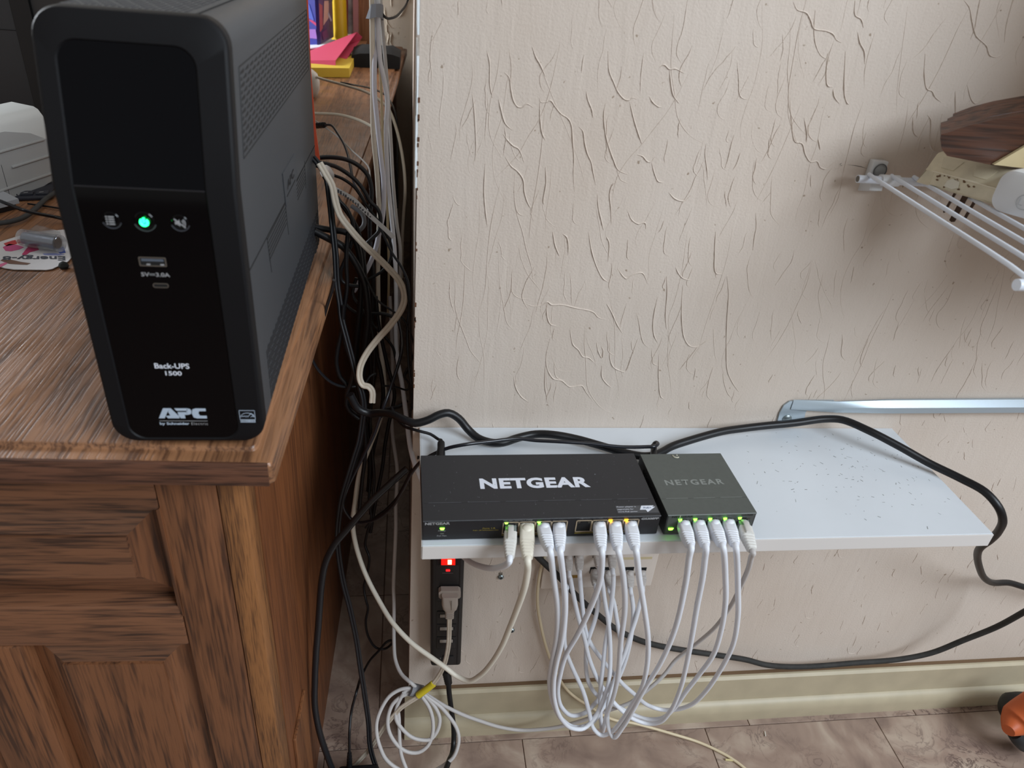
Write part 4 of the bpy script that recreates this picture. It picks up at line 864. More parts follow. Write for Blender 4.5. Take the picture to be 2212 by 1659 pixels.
patch('white network cable in fourth port of grey switch, swinging widest to the right', P2_(3), (1588, 1177), M_WHITE, [(1589, 1182), (1593, 1230), (1594, 1275), (1594, 1331), (1583, 1393.6), (1554.5, 1450), (1523, 1495), (1495, 1521), (1464, 1532), (1430, 1533), (1397, 1522), (1371, 1500), (1346, 1478), (1324, 1453), (1300, 1424), (1276, 1390), (1265, 1363), (1258, 1309), (1253, 1250)], 'b', -0.075)
# cream cable of port 2: down past the strip, left and up the gap
e = at(1140, 1206, PYE); t = empty('network_cable', 'thick cream network cable crossing the black power strip to the second port', 'network cable', e)
b, ax = rj_plug(t, P1_(1), e, M_CREAM, sc=1.12)
cable(t, [b - ax * 0.002, b + ax * 0.004] + path([(1140, 1230, -.23), (1134.5, 1263.5, -.22), (1117.5, 1314, -.19), (1100.6, 1357, -.165), (1084, 1396, -.145), (1061, 1433, -.125), (1038, 1458, -.11), (1012, 1471, -.10), (986, 1460, -.09), (965, 1444, -.085), (930, 1419, -.072), (887, 1387, -.055), (848, 1345, -.03), (820, 1300, 0), (789, 1239, .03), (768, 1175, .05), (762, 1130, .06), (767, 1085, .07), (777, 1023, .08), (800, 960, .1), (816, 920, .12), (828, 880, .15), (831, 843, .18), (829, 810, .2), (821, 740, .24), (817.5, 658, .28), (816.5, 571, .3), (818.4, 494, .3), (819.4, 459, .3), (817.5, 427, .3), (814.6, 378, .3), (811, 340, .3), (806, 282, .3), (805, 174, .3), (804, 87, .3), (803, 0, .3), (801, -40, .3)], -0.2), 0.0034, M_CREAM)
# port 1: clear plug, cable passes under the shelf's left end and up the gap
M_OFFW = mat('off_white_cable', (216, 214, 209), 0.45)
e = at(1101, 1204, PYE); t = empty('network_cable', 'white network cable with clear plug in first port, curling under the shelf', 'network cable', e)
b, ax = rj_plug(t, P1_(0), e, M_OFFW, 'clear')
cable(t, [b - ax * 0.002, b + ax * 0.004] + path([(1095, 1219, -.228), (1072, 1227, -.21), (1040, 1224, -.17), (1008, 1208, -.12), (970, 1170, -.07), (935, 1100, -.04), (907, 1029, -.028), (898, 1008, -.02), (889, 978, .0), (885, 958, .02), (879, 910, .06), (873, 862, .1), (867.6, 823, .13), (860, 785, .16), (856, 746, .18), (855, 698, .2), (856, 658, .22), (854, 571, .26), (850, 513, .28), (844.5, 456, .29), (838.7, 398, .3), (836.5, 358, .3), (834, 282, .3), (836.5, 217, .3), (830, 174, .3), (821, 130, .3), (817, 43, .3), (816, -40, .3)], -0.1), 0.0031, M_WHITE)
# fifth port of the grey switch: to the velcro-bound coil and up the gap
e = at(1625, 1189, PYE); t = empty('network_cable', 'white network cable from fifth port of grey switch, ending in bound coil', 'network cable', e)
b, ax = rj_plug(t, P2_(4), e, M_OFFW, 'clear')
coil = [(1624, 1200, -.23), (1617, 1227, -.21), (1600, 1266, -.17), (1577, 1311.6, -.12), (1543, 1357, -.085), (1504, 1391, -.065), (1458, 1427.5, -.055), (1436, 1456, -.06), (1413, 1478.5, -.065), (1385, 1501, -.07), (1361, 1518, -.072), (1298, 1540, -.07), (1262, 1555, -.062), (1208, 1570, -.055), (1163, 1576, -.05), (1123, 1577, -.046), (1078, 1570, -.046), (1038, 1557.6, -.046), (999, 1543.5, -.046), (959, 1524, -.046), (922, 1501, -.046), (903, 1490, -.046),
 (886, 1497), (867, 1504.6), (849, 1520), (839, 1545), (838, 1569), (845.6, 1592), (863, 1614), (883, 1625), (905, 1625), (924, 1611), (934.5, 1584), (934.5, 1553), (927, 1528), (914, 1508), (902, 1493), (880, 1490), (862, 1515), (855, 1540), (856.5, 1556), (870, 1576), (889, 1592), (908, 1598), (930, 1597), (945, 1578), (950, 1553), (942, 1531), (925, 1509), (905, 1491), (886, 1487), (866, 1489), (842, 1503), (824, 1530), (814, 1559), (814, 1587), (821, 1614), (833, 1639), (855, 1658), (890, 1672), (930, 1668), (960, 1652), (979, 1636), (989, 1612), (991, 1592), (985, 1570), (967, 1544), (950, 1525), (925, 1507), (903, 1489), (889, 1476, -.046),
 (867, 1456, -.03), (854, 1425.5, -.01), (851, 1387, .01), (851, 1300, .04), (850, 1269, .05), (855, 1142, .08), (855, 1092, .1), (858, 1016, .13), (848, 940, .16), (846, 880, .2), (848, 800, .24), (846, 720, .27), (842, 640, .3)]
def coilY(q):
    if len(q) > 2: return q
    return (q[0], q[1], -0.046 - 0.055 * max(0, (q[1] - 1490) / 180))
cp = [at(*coilY(q)) if at(*coilY(q)).z > 0.004 else atz(q[0], q[1], 0.004) for q in coil]
cable(t, [b - ax * 0.002, b + ax * 0.004] + cp, 0.0028, M_GREYC if False else mat('shaded_white_cable', (190, 186, 184), 0.5))  # white cable greyed, the shade on the coil is put into its colour
vb_ = at(899, 1492, -0.047)
tag(MB().tube([vb_ + V((-0.0085, 0.0, 0.004)), vb_ + V((0.0085, 0.0, -0.004))], 0.0095, 10).build('cable_tie', mat('grey_hook_tape', (126, 126, 130), 0.8), smooth=50), 'grey hook-and-loop tie binding the cable coil at the wall corner', 'cable tie')
t = empty('network_cable', 'short length of white cable running down from the bound coil to the floor', 'network cable', at(863, 1560, -.06))
cable(t, path([(872, 1497, -.05), (860, 1519, -.055), (862, 1556, -.065), (863.5, 1603, -.08), (867, 1631, -.09), (877, 1659, -.1), (890, 1690, -.12)], -.05), 0.0027, MATS['shaded_white_cable'])
# beige bell wire along the wall and out over the floor; heavy dusty cord on the wall
tag(MB().tube(spline(path([(1178, 1196, -.008), (1165, 1245, -.008), (1161, 1300, -.008), (1168, 1350, -.008), (1182, 1405, -.008), (1200, 1450, -.01), (1222, 1487, -.016), (1248, 1510, -.018), (1275, 1526, -.02), (1300, 1543, -.028), (1330, 1556, -.03), (1367, 1562, -.035), (1410, 1573, -.04), (1458, 1587, -.05), (1506, 1602, -.06), (1543, 1618, -.07), (1578, 1637, -.085), (1608, 1659, -.1), (1640, 1690, -.12)], -.01)), 0.0023, 8).build('bell_wire', mat('beige_wire', (216, 200, 168), 0.5), smooth=60), 'thin beige wire running down the wall and out over the marble floor', 'wire')
tag(MB().tube(spline(path([(1140, 1176, -.012), (1163, 1204, -.012), (1208, 1246.6, -.024), (1231, 1272, -.02), (1259, 1300, -.014), (1298.5, 1334, -.012), (1332.5, 1360, -.012), (1378, 1382, -.012), (1417, 1393.6, -.012), (1479.5, 1405, -.012), (1554.5, 1416, -.013), (1611, 1425, -.018), (1653.5, 1436, -.02), (1696, 1440, -.02), (1752.5, 1439.5, -.018), (1847, 1432, -.02), (1944, 1424, -.026), (2013, 1410, -.034), (2082, 1382.6, -.045), (2151, 1355, -.06), (2212, 1322, -.08), (2290, 1275, -.11)], -.01)), 0.0044, 10).build('extension_lead', M_CORDG, smooth=60), 'heavy dusty dark cord sagging along the wall below the shelf', 'power cord')

# ------------------------------------------------------------------ heavy cord over the shelf, and the two small power leads
M_LEAD = mat('blue_black_lead', (22, 24, 32), 0.3, spec=0.6)
hv = path([(700, 893, .0), (756, 852, .02), (775, 884, .02), (800, 893, .02), (823, 892, .01), (848, 895, -.005), (871.5, 906, -.018), (896.6, 914, -.025), (925.5, 907, -.025), (948, 896, -.022), (968.5, 892, -.02), (991, 904, -.02), (1011.5, 928, -.024), (1032, 946, -.032), (1062, 956, -.041)], -.02)[1:]
hv += [atz(x, y, ZS + 0.0078) for x, y in ((1087, 956), (1118, 946))] + [atz(1156, 938, ZS + .009), atz(1194, 939, ZS + .012), atz(1244.5, 948, ZS + .010), atz(1295, 962, ZS + .0085), atz(1346, 977, ZS + .0078), atz(1385, 985, ZS + .0078), atz(1410, 984, ZS + .0078)] + [atz(1430, 976, ZS + .008), atz(1451, 964.5, ZS + .009), atz(1487.5, 952, ZS + .011)]
hv += path([(1560, 932, -.028), (1600, 926, -.022), (1650, 920, -.018), (1716, 913.6, -.016), (1783, 905, -.016), (1820, 907, -.022), (1875, 929.5, -.045), (1942, 964, -.068), (2008, 1001, -.09), (2074, 1033, -.115), (2127, 1062, -.14), (2156, 1094, -.155), (2166, 1123, -.158), (2157, 1147, -.150), (2139, 1166, -.135), (2119, 1181, -.118), (2111.5, 1197, -.10), (2116, 1226.6, -.075), (2127, 1249, -.055), (2146, 1259, -.04), (2180, 1259, -.03), (2212, 1268, -.03), (2290, 1290, -.03)], -.03)
tag(MB().tube(spline(hv), 0.0047, 12).build('power_cable', M_CORD, smooth=60), 'thick black cord lying across the white shelf behind both switches', 'power cord')
def barrel(parent, a, b, r):
    a = V(a); b = V(b)
    return MB().tube(spline([a, b], 10), lambda t: r * (1.0 - 0.28 * t) * (0.93 if 0.5 < t < 0.9 and int(t * 14) % 2 else 1), 14).build('barrel_plug', M_CORD, parent, smooth=50)
t = empty('power_lead', 'thin black lead plugged into the back of the black switch', 'power lead', atz(957, 985, ZS + .011))
a_ = T1(0.0215, 0.1005, 0.012); b_ = atz(953, 957, ZS + 0.012)
barrel(t, a_, b_, 0.0058)
cable(t, [b_, b_ + (b_ - a_) * 0.12] + path([(947, 949, -.036), (930, 938, -.03), (905, 931, -.028), (888, 926, -.022), (872, 920, -.01), (858, 905, .0), (846, 880, .02)], -.03), 0.0018, M_CORD)
t = empty('power_lead', 'thin striped blue-black lead crossing over the black switch corner to the grey switch', 'power lead', atz(1416, 982, ZS + .011))
a_ = T2(0.0180, 0.0985, 0.015); b_ = atz(1412, 963, ZS + 0.017)
barrel(t, a_, b_, 0.0050)
ld = [b_, atz(1413, 958, ZS + .019)] + [atz(x, y, ZS + h) for x, y, h in ((1418, 955.5, .021), (1421, 959, .022), (1412, 964.5, .023), (1400, 965, .022), (1346, 965.5, .02), (1270, 958, .0215), (1206.5, 954, .022), (1156, 951.5, .019), (1118, 947.5, .0195), (1060, 953.5, .02), (1000, 961, .022))]
ld += path([(961.5, 970, -.06), (918.5, 991, -.058), (893, 1016, -.04), (868, 1061.5, -.02), (842.5, 1099.5, 0), (802, 1125, .02), (767, 1127, .03), (749, 1110, .03), (741, 1092, .03), (751, 1054, .03), (782, 991, .03), (807, 940, .03), (817.5, 910, .03), (835, 862, .04), (852, 814, .06), (866, 767, .08), (868, 730, .12), (860, 690, .16)], 0)
cable(t, ld, 0.0021, M_LEAD)

# ------------------------------------------------------------------ cables in the gap between desk and wall
def cord(label, pts, y0, y1, px, mt, cat='power cord', name='power_cable', zip_=False, yb=None, group=None):
    p3 = path(pts, y0, y1, yb); r = radius(p3, px)
    mb = MB().tube(spline(p3), r, 9, prof=ZIP(r, r * 0.5) if zip_ else None)
    return tag(mb.build(name, mt, smooth=60), label, cat, group)
M_CORD2 = mat('black_cord_sheen', (23, 24, 28), 0.35)
cord('cream flat cord sweeping in an S down the desk gap, brightest cord there', [(690, 352), (705, 378), (717, 400), (725, 436), (734.5, 465), (756, 494), (785, 527), (813.6, 554), (838.7, 579), (862, 606), (872.5, 630), (873, 650), (866, 670), (842.5, 703), (813.6, 735), (790.5, 766), (778, 794), (777, 818), (784, 832), (796, 835), (804, 845), (804, 870)], .125, .05, 14.5, mat('cream_flat_cord', (216, 204, 186), 0.45), zip_=True)
cord('wide flat black cord falling straight from the backup and down past the drawers', [(676, 340), (686, 351.6), (703.7, 378.6), (713, 436), (719, 494), (725, 552), (728, 610), (735, 660), (738, 688), (748, 727), (758, 765), (771, 814), (783, 852), (786.6, 875), (783, 910), (776, 955), (766.6, 985), (754, 1025), (739, 1075), (732, 1117), (729, 1155), (731, 1193), (741, 1256.5), (754, 1307), (761.5, 1340), (770, 1382), (778.5, 1441), (787, 1495), (796, 1560), (800, 1614), (813, 1659), (830, 1700)], .15, -.09, 12.5, M_CORD2, zip_=True)
cord('thick black cord curving over desk edge below the backup grille', [(680, 500), (694, 507), (717, 519), (740, 532), (759.6, 555), (775, 581), (787, 610), (793, 650), (795, 690), (790, 736), (783, 790), (784, 850), (788, 900), (780, 960), (765, 1010)], .13, .1, 15, M_CORD)
cord('black cord leaving the backup level, just above the thick curved one', [(680, 490), (693, 493), (717, 497), (745, 501), (765, 515), (775, 545), (780, 600), (778, 660), (772, 720), (768, 790), (772, 850), (790, 910), (800, 990), (797, 1060)], .14, .12, 13, M_CORD)
cord('outermost black cord arching highest over the desk to the gap', [(680, 343), (698, 340), (722, 340), (748, 344.5), (775, 358), (794, 378), (802, 404), (802, 431), (799, 470), (800, 530), (806, 600), (803, 680), (800, 760), (806, 850)], .26, .2, 9.5, M_CORD2)
cord('second black cord arching over the desk beneath the outermost', [(680, 350), (692, 351.6), (723, 359), (748, 373), (771, 392), (787, 413), (800, 436.5), (814, 449), (821, 464), (822, 483), (818, 500), (805, 514), (790, 530), (784, 580)], .25, .2, 9, M_CORD2)
cord('third black cord arching over the desk, curling back below the white ribbon tag', [(680, 358), (690, 361), (717, 377), (740, 386), (765, 404), (775, 417), (787, 436), (804, 460), (817.5, 479), (825, 492), (842, 520), (846, 546), (840.6, 566), (825, 586), (806, 598), (790, 606)], .24, .2, 6.5, M_CORD)
cord('black cord looping tightly in front of the cream flat cord', [(706, 395), (719, 420), (735, 436), (750, 452), (760, 475), (763.5, 497), (759.6, 523), (746, 560), (736, 587), (738, 606), (754, 616), (775, 618)], .15, .13, 8.5, M_CORD2)
cord('black cord running close behind the tight loop, straight down into shadow', [(700, 380), (719, 412), (737, 440), (759.6, 472), (774, 500), (780, 533), (786.6, 571.5), (790, 620), (794, 680), (806, 740), (822, 800), (828, 850), (822, 900), (805, 980), (795, 1060)], .17, .12, 9.5, M_CORD)
cord('grey cord bending in a short hook behind the black cords', [(760, 445), (782, 462), (787, 475), (785, 488), (774, 499), (760, 505)], .2, .17, 10, mat('mid_grey_cord', (92, 92, 96), 0.5))
cord('thin black cord drooping in an arc from the desk edge, in front of the side', [(722, 605), (716, 630), (707, 658), (694, 700), (675, 735), (670, 757), (678.6, 786), (698, 811.7), (721, 829), (748, 836), (771, 834), (790, 826), (800, 812), (812, 808)], .02, .1, 7, M_CORD2)
cord('black cord hanging in a narrow bow left of the wide flat cord', [(742, 660), (738, 715), (729, 756), (727, 785), (734.5, 814), (748, 830), (752, 850), (748, 872), (757, 890), (775, 905)], .09, .08, 9.5, M_CORD)
cord('black cord making a wide low bowl at mid height of the gap', [(764, 800), (757, 830), (749, 852), (756, 877), (775, 893), (800, 896), (830, 885), (862, 878), (880, 865)], .07, .12, 9, M_CORD2)
cord('thin black wire looping against the corner above the shelf', [(790, 600), (815, 648), (842, 668), (872, 690), (887, 722), (895, 748), (887, 785), (873, 812), (884, 830), (880, 842), (855, 836), (825, 833)], .12, .08, 4.5, M_CORD)
cord('very thin black wire hanging close to the corner arris', [(874, 600), (881, 640), (886, 720), (889, 794), (890, 860), (886, 905)], .06, .03, 3.6, M_CORD)
cord('black wire crossing slantwise behind the white cables', [(795, 670), (806, 702), (829, 725), (848, 749), (856, 780), (866, 815), (884, 800)], .2, .15, 6, M_CORD)
cord('dark wire slanting from white ribbon tag to the corner', [(812, 470), (825, 500), (848, 548), (867.6, 577), (881, 608), (884, 650), (880, 720), (884, 800), (893, 870), (886, 890)], .19, .05, 5.5, M_CORD2)
cord('black cord dropping among the white cables to the shadowed floor', [(812, 640), (818, 700), (835, 780), (852, 850), (848, 880), (838, 925), (832, 960), (826, 1010), (812, 1080), (800, 1150)], .16, .1, 8, M_CORD)
cord('black cord behind the wide flat cord, touching the desk side', [(752, 500), (748, 560), (750, 620), (742, 680), (745, 740), (765, 800), (780, 870), (790, 960), (782, 1040), (775, 1110)], .12, .06, 9, M_CORD)
cord('slim black cord with white flecks at the middle of the tangle', [(770, 600), (762, 630), (765, 645), (782, 668), (800, 700), (808, 760), (806, 830), (800, 900), (803, 960), (808, 1040), (800, 1110)], .15, .1, 7, M_CORD2)
cord('black cord knotted across the tangle just under cream cord', [(740, 650), (757, 668), (780, 680), (800, 678), (830, 678), (850, 685)], .16, .15, 8, M_CORD)
cord('big thick black cord looping out left over the desk side to the floor', [(880, 1012), (868, 1022), (835, 1052), (803, 1082), (772, 1117), (746, 1148), (724, 1174), (704, 1213), (695, 1257), (690.5, 1310), (687, 1360), (683, 1408), (680, 1473), (680, 1527), (690, 1581), (704, 1625), (718, 1662), (735, 1700)], .0, -.1, 14.5, M_CORD2)
cord('black wire crossing below the shelf end beside the thick looping cord', [(905, 985), (880, 1035), (858, 1075), (835, 1100), (806, 1122), (790, 1140)], .0, .06, 6, M_CORD)
t = empty('power_adapter', 'black power adapter on the floor at the bottom edge with a thin looped lead', 'power adapter', at(768, 1662, .02))
ad = [atz(731, 1659, 0.052), atz(803, 1657, 0.052)]
MB().box(ad[0].x, ad[1].x + .01, ad[0].y - 0.07, ad[0].y + 0.004, 0.003, 0.052, b=0.004).build('adapter_body', M_CORD, t, smooth=50)
ap = path([(755, 1656, ad[0].y), (755.5, 1640, ad[0].y), (755, 1626, ad[0].y)], 0)
MB().tube(spline([ap[0], ap[2]], 14), lambda k: 0.0042 * (1 - .3 * k) * (1.12 if int(k * 10) % 2 else 0.95), 10).build('strain_relief', M_CORD, t, smooth=50)
yy = ad[0].y
ww = path([(755, 1626, yy), (755, 1581, yy + .01), (759, 1538, yy + .03), (770, 1495, yy + .04), (785, 1451.5, .06), (800, 1425.5, .06), (820, 1404, .06), (835, 1387, .062), (845.6, 1383, .064), (845.6, 1391, .066), (830, 1402, .067), (813, 1399.5, .067), (796, 1376, .07), (790, 1343, .07), (795, 1313, .07), (791.5, 1300, .07), (786, 1269, .08), (792, 1244, .08), (797, 1201, .08), (789, 1180, .09), (792, 1155, .09), (802, 1117, .09), (797, 1082, .1), (800, 1030, .12), (795, 980, .14)], .06)
cable(t, ww, 0.0019, M_CORD)

# white cables hanging from above, bound with a grey tie
def wcord(label, pts, y0, y1, px, mt, name='network_cable', zip_=False):
    return cord(label, pts, y0, y1, px, mt, 'cable', name, zip_)
wcord('wide lavender-white cable in the hanging bundle, veering left behind the black cords', [(812, -40), (811, 60), (809, 195), (814.6, 260), (819, 304), (824, 350), (828, 385), (829.5, 427), (827, 465), (819, 504), (810, 542), (794, 580), (775, 612), (764, 630)], .33, .2, 10.5, M_LAV)
wcord('greyish cable at the right of the hanging bundle', [(820, -40), (826, 60), (834, 150), (844, 300), (848, 378), (853, 440), (858, 490), (864, 530), (864.7, 580), (862, 658), (858, 760), (846, 830), (846, 900), (850, 960)], .36, .24, 7.5, mat('dim_white_cable', (190, 188, 186), 0.5))
wcord('yellowed flat wire pair in the middle of the hanging bundle', [(815, -40), (816, 40), (819, 120), (823.5, 195), (826, 282), (830, 360), (836, 420), (838, 500), (840, 590), (838, 680)], .35, .3, 5.5, mat('yellowed_wire', (200, 184, 150), 0.6), zip_=True)
wcord('white cable lying over the desk from behind the backup, then down beyond the bundle', [(655, 158, 1.2), (674, 163.5, 1.15), (708, 174, 1.05), (752, 186, .98), (784, 196, .92), (805, 206, .86), (826, 222, .8), (841, 238, .75), (856, 278, .7), (867, 325, .66), (874, 378, .62), (875, 417, .6), (871.5, 465, .6), (869, 523, .6), (868, 600, .6)], 1, .6, 6.2, M_CREAM)
wcord('white cable running level over the desk edge into the hanging bundle', [(660, 244, .72), (680, 245, .7), (730, 247.5, .62), (765, 256, .56), (795, 269, .5), (812, 282, .44), (822, 310, .4), (829, 360, .38), (833, 420, .37)], .7, .37, 6.6, M_CREAM)
cord('thin black wire curving over the far desk edge behind the bundle', [(735, 178, 1.1), (756, 182, 1.1), (802, 191, 1.0), (839, 213, .85), (855, 249.5, .78), (859, 304, .74), (858, 360, .72), (858, 450, .7)], 1, .7, 4.2, M_CORD)
cord('black cord looped beside the grey tie at top of bundle', [(890, -40, .5), (881, 0, .48), (867, 24, .42), (850, 38, .36), (836, 39.5, .34), (828, 33, .33), (822, 15, .36)], .5, .34, 5.2, M_CORD)
cord('thin grey wire crossing the desk to the bundle', [(668, 253, .66), (680, 260, .65), (704, 276, .58), (734.6, 299.5, .5), (760.6, 325.5, .44), (784.5, 347, .4), (796, 361, .38), (799.5, 380, .36), (799, 410, .34)], .6, .34, 3.4, M_GREYC)
t = empty('power_lead', 'small black connector lying on desk behind the backup with a thin lead', 'power lead', at(690, 271, .6))
pa = path([(677, 272, .63), (701, 270, .58)], .6)
MB().tube(spline(pa, 12), lambda k: 0.0052 * (1 if int(k * 8) % 2 else 0.82), 10).build('connector', M_CORD, t, smooth=50)
cable(t, path([(701, 270, .58), (717, 271.5, .54), (730, 289, .5), (743, 311, .46), (752, 336, .42), (757, 360, .38), (764, 392, .34), (780, 420, .3), (802, 463, .26), (819, 487, .25), (828, 502, .24)], .5), 0.0020, M_LEAD)
# grey tie round the bundle
tb0 = at(801, 40, .295); M_TIE = mat('grey_tie_band', (134, 138, 146), 0.75)
q = [at(791, 40, .30), at(800, 8, .30), at(827, 10, .30), at(828, 38, .30)]
tt = MB().loft([[at(x, y, yy_) for x, y, yy_ in ((790, 40, .325), (799, 40.5, .288), (812, 37, .284), (822, 37.5, .29), (829, 44, .34), (810, 44, .37))], [at(x, y, yy_) for x, y, yy_ in ((800, 10, .325), (802, 9, .288), (812, 8, .284), (822, 8, .29), (828, 11, .34), (812, 6, .37))]], cap=False)
tag(tt.build('cable_tie', M_TIE, smooth=50), 'grey tie band wrapped around the hanging white cables near the top', 'cable tie')
# white ribbon tag and small white plug among the cords
def ribbon(pts, wpx, th=0.0006):
    p = spline(path(pts, 0)); w_ = radius(p, wpx)
    return MB().tube(p, 0, prof=[(-w_, -th), (w_, -th), (w_, th), (-w_, th)])
t = empty('cord_tag', 'long white printed ribbon tag twisting over the black cords', 'tag', at(760, 430, .16))
ribbon([(716, 404, .19), (732.6, 413, .185), (763.5, 431, .18), (786.6, 454, .175), (813.6, 479, .17), (834, 497, .165), (850, 513, .16)], 9.5).build('ribbon', mat('white_tag', (206, 206, 206), 0.6), t)
tk = MB(); random.seed(5)
for k in range(15):
    x = lerp(726, 805, k / 15); y = 409 + (x - 726) * 0.80 - 5 * math.sin((x - 726) / 80 * 3.1)
    p = at(x, y, .172); tk.box(p.x - .0006 - .0008 * random.random(), p.x + .001, p.y - .001, p.y - .0006, p.z - .0022, p.z + .0020 * random.random())
stuff(tk.build('ribbon_print', mat('tag_print', (110, 112, 118), 0.6), t))
pa = at(700, 363, .24); pb = at(713, 385, .22)
tag(MB().tube(spline([pa, pb], 8), lambda k: 0.0078 * math.sqrt(max(0.05, 1 - (2 * k - 1) ** 4)), 14).build('white_plug', mat('white_plug', (206, 206, 206), 0.45), smooth=60), 'small rounded white plug peeking out behind the black cords', 'plug')

# ------------------------------------------------------------------ things on the desk behind and beside the backup
orange = [at(640, -30, .186), at(663.5, -30, .186), at(672, 160, .186), at(682, 280, .186), at(691, 346, .186), at(640, 346, .186)]
tag(MB().prism(orange, (0, 0.0025, 0)).build('orange_folder', mat('orange_card', (226, 92, 58), 0.6)), 'orange card folder standing against the back of the battery backup', 'folder')
# pink envelope on a yellow one
pk = empty('pink_envelope', 'folded pink card envelope with its open end towards the wall', 'envelope', atz(690, 165, ZD))
M_PINK = mat('pink_card', (206, 72, 104), 0.65)
tf = [at(620, 131, 1.46), at(725, 130, 1.46), at(771, 69, 1.80), at(620, 128, 1.80)]
bf = [at(620, 153, 1.455), at(730, 152, 1.455), at(777, 88, 1.80), at(620, 135, 1.80)]
MB().quadbox(tf, (0, 0, -0.0016)).build('upper_flap', M_PINK, pk); MB().quadbox(bf, (0, 0, -0.0016)).build('lower_flap', M_PINK, pk)
md = [at(620, 146, 1.45), at(724.5, 144.5, 1.45)]
MB().quadbox([tf[0], tf[1], md[1], md[0]], (0, 0.002, 0)).build('front_fold', M_PINK, pk); MB().quadbox([md[0], md[1], bf[1], bf[0]], (0, 0.002, 0)).build('front_fold', M_PINK, pk)
MB().quadbox([tf[2], lerp(tf[2], bf[2], 0.55) + V((.012, 0, 0)), bf[2], bf[2] + V((-.03, .01, 0))], (-0.002, 0.001, 0)).build('inner_fold', M_PINK, pk)
MB().quadbox([tf[3], tf[2], bf[2], bf[3]], (0, 0.002, 0)).build('back_fold', M_PINK, pk)
ye = [atz(620, 167, ZD), atz(755, 168, ZD)]
ylp = MB().prism([V((ye[0].x, ye[0].y, ZD + .001)), V((ye[1].x, ye[1].y, ZD + .001)), V((ye[1].x + .004, ye[1].y + .004, ZD + .012)), V((ye[1].x - .004, ye[1].y + .28, ZD + .016)), V((ye[0].x, ye[0].y + .28, ZD + .016)), V((ye[0].x, ye[0].y + .002, ZD + .012))][:2] + [V((ye[1].x, ye[1].y, ZD + .024)), V((ye[0].x, ye[0].y, ZD + .024))], (0.0, 0.26, 0))
tag(ylp.build('yellow_envelope', mat('yellow_card', (214, 184, 62), 0.6)), 'yellow card envelope lying under the pink one on the desk', 'envelope')
# illustrated gift box with abstract colour shards
gb = empty('gift_box', 'upright blue and violet printed box standing behind the pink envelope', 'box', at(690, 97, 1.78))
g0, g1, g2 = at(655, 101, 1.86), at(689.5, 97, 1.76), at(721, 80, 1.90)
hz = V((0, 0, 0.34))
M_GB = mat('box_blue', (40, 50, 132), 0.35); M_GV = mat('box_violet', (96, 74, 122), 0.3, var=0.35, vscale=30)
MB().quadbox([g0, g1, g1 + hz, g0 + hz], (0.004, 0.01, 0)).build('left_face', M_GB, gb)
MB().quadbox([g1, g2, g2 + hz, g1 + hz], (-0.006, 0.008, 0)).build('right_face', M_GV, gb)
MB().quadbox([g1 + V((-.006, -.001, 0)), g1 + V((.004, -.0012, 0)), g1 + hz + V((.004, -.0012, 0)), g1 + hz + V((-.006, -.001, 0))], (0, .002, 0)).build('dark_edge', mat('box_navy', (32, 26, 84), 0.35), gb)
def shard(A, Bv, pts, rgb, k):
    u = Bv - A; n = V((u.y, -u.x, 0)).normalized() * 0.0012
    MB().prism([A + u * a + hz * b + n for a, b in pts], n * 0.5).build('printed_shard', mat('shard_%d' % k, rgb, 0.35), gb)
for k, (f, pts, rgb) in enumerate((('l', [(.2, .30), (.55, .34), (.8, .2), (.4, .22)], (66, 84, 168)), ('l', [(.3, .07), (.92, .05), (.86, .13), (.35, .14)], (138, 96, 168)), ('l', [(.25, .26), (.9, .18), (.95, .15), (.3, .235)], (168, 48, 96)), ('l', [(.15, .47), (.6, .5), (.55, .43), (.25, .42)], (196, 60, 72)), ('l', [(.5, .46), (.9, .5), (.95, .38)], (110, 84, 160)),
        ('r', [(.30, .14), (.66, .18), (.72, .32), (.42, .33)], (216, 176, 168)), ('r', [(.05, .1), (.25, .12), (.3, .3), (.08, .33)], (176, 96, 110)), ('r', [(.6, .22), (.68, .23), (.88, .15), (.8, .14)], (186, 180, 206)), ('r', [(.25, .02), (.6, .03), (.5, .1), (.2, .09)], (128, 72, 128)), ('r', [(.7, .3), (.98, .3), (.98, .45), (.6, .45)], (78, 70, 108)))):
    shard(*((g0, g1) if f == 'l' else (g1, g2)), pts, rgb, k)
ws = MB().quadbox([at(640, 108, 1.70), at(690, 101, 1.70), at(724, 85, 1.86), at(660, 92, 1.95)], (0, 0, -0.003))
tag(ws.build('white_sheet', mat('white_paper', (220, 222, 232), 0.6)), 'white paper sheet lying under the printed box', 'paper')
bk = MB().box(g0.x - .02, g1.x + 0.01, 1.80, 1.98, ZD + .001, min(g0.z, g1.z) - .006, b=.002)
tag(bk.build('closed_book', mat('dark_cloth', (60, 34, 40), 0.7), smooth=40), 'dark closed book under the white sheet behind the pink envelope', 'book')
yc = at(735, 88, 1.93)
yr = MB().lathe((yc.x, yc.y, ZD + .001), (0.0, 0, 1), [(0, 0.030), (0.02, 0.027), (0.06, 0.0235), (0.45, 0.0225), (0.45, 0.0)], 22)
tag(yr.build('yellow_roll', mat('yellow_gloss', (222, 184, 34), 0.3), smooth=50), 'glossy yellow roll standing upright beside the printed box', 'roll')
def sheet(pxs, Y, mt, name, label):
    pts = [at(x, Y_, Y) for x, Y_ in pxs]
    tag(MB().prism(pts, (0.006, 0.05, 0)).build(name, mt), label, 'paper')
sheet([(746, -30), (748, 72), (752, 74), (752, -30)], 1.96, mat('maroon_card', (130, 44, 54), 0.6), 'card_folder', 'dark red card edge standing right of the yellow roll')
sheet([(752, -30), (752, 74), (763, 73), (762, -30)], 1.95, mat('grey_paper', (150, 150, 158), 0.5, var=0.5, vscale=20), 'grey_sheet', 'curled grey and white sheet between the red card and pink card')
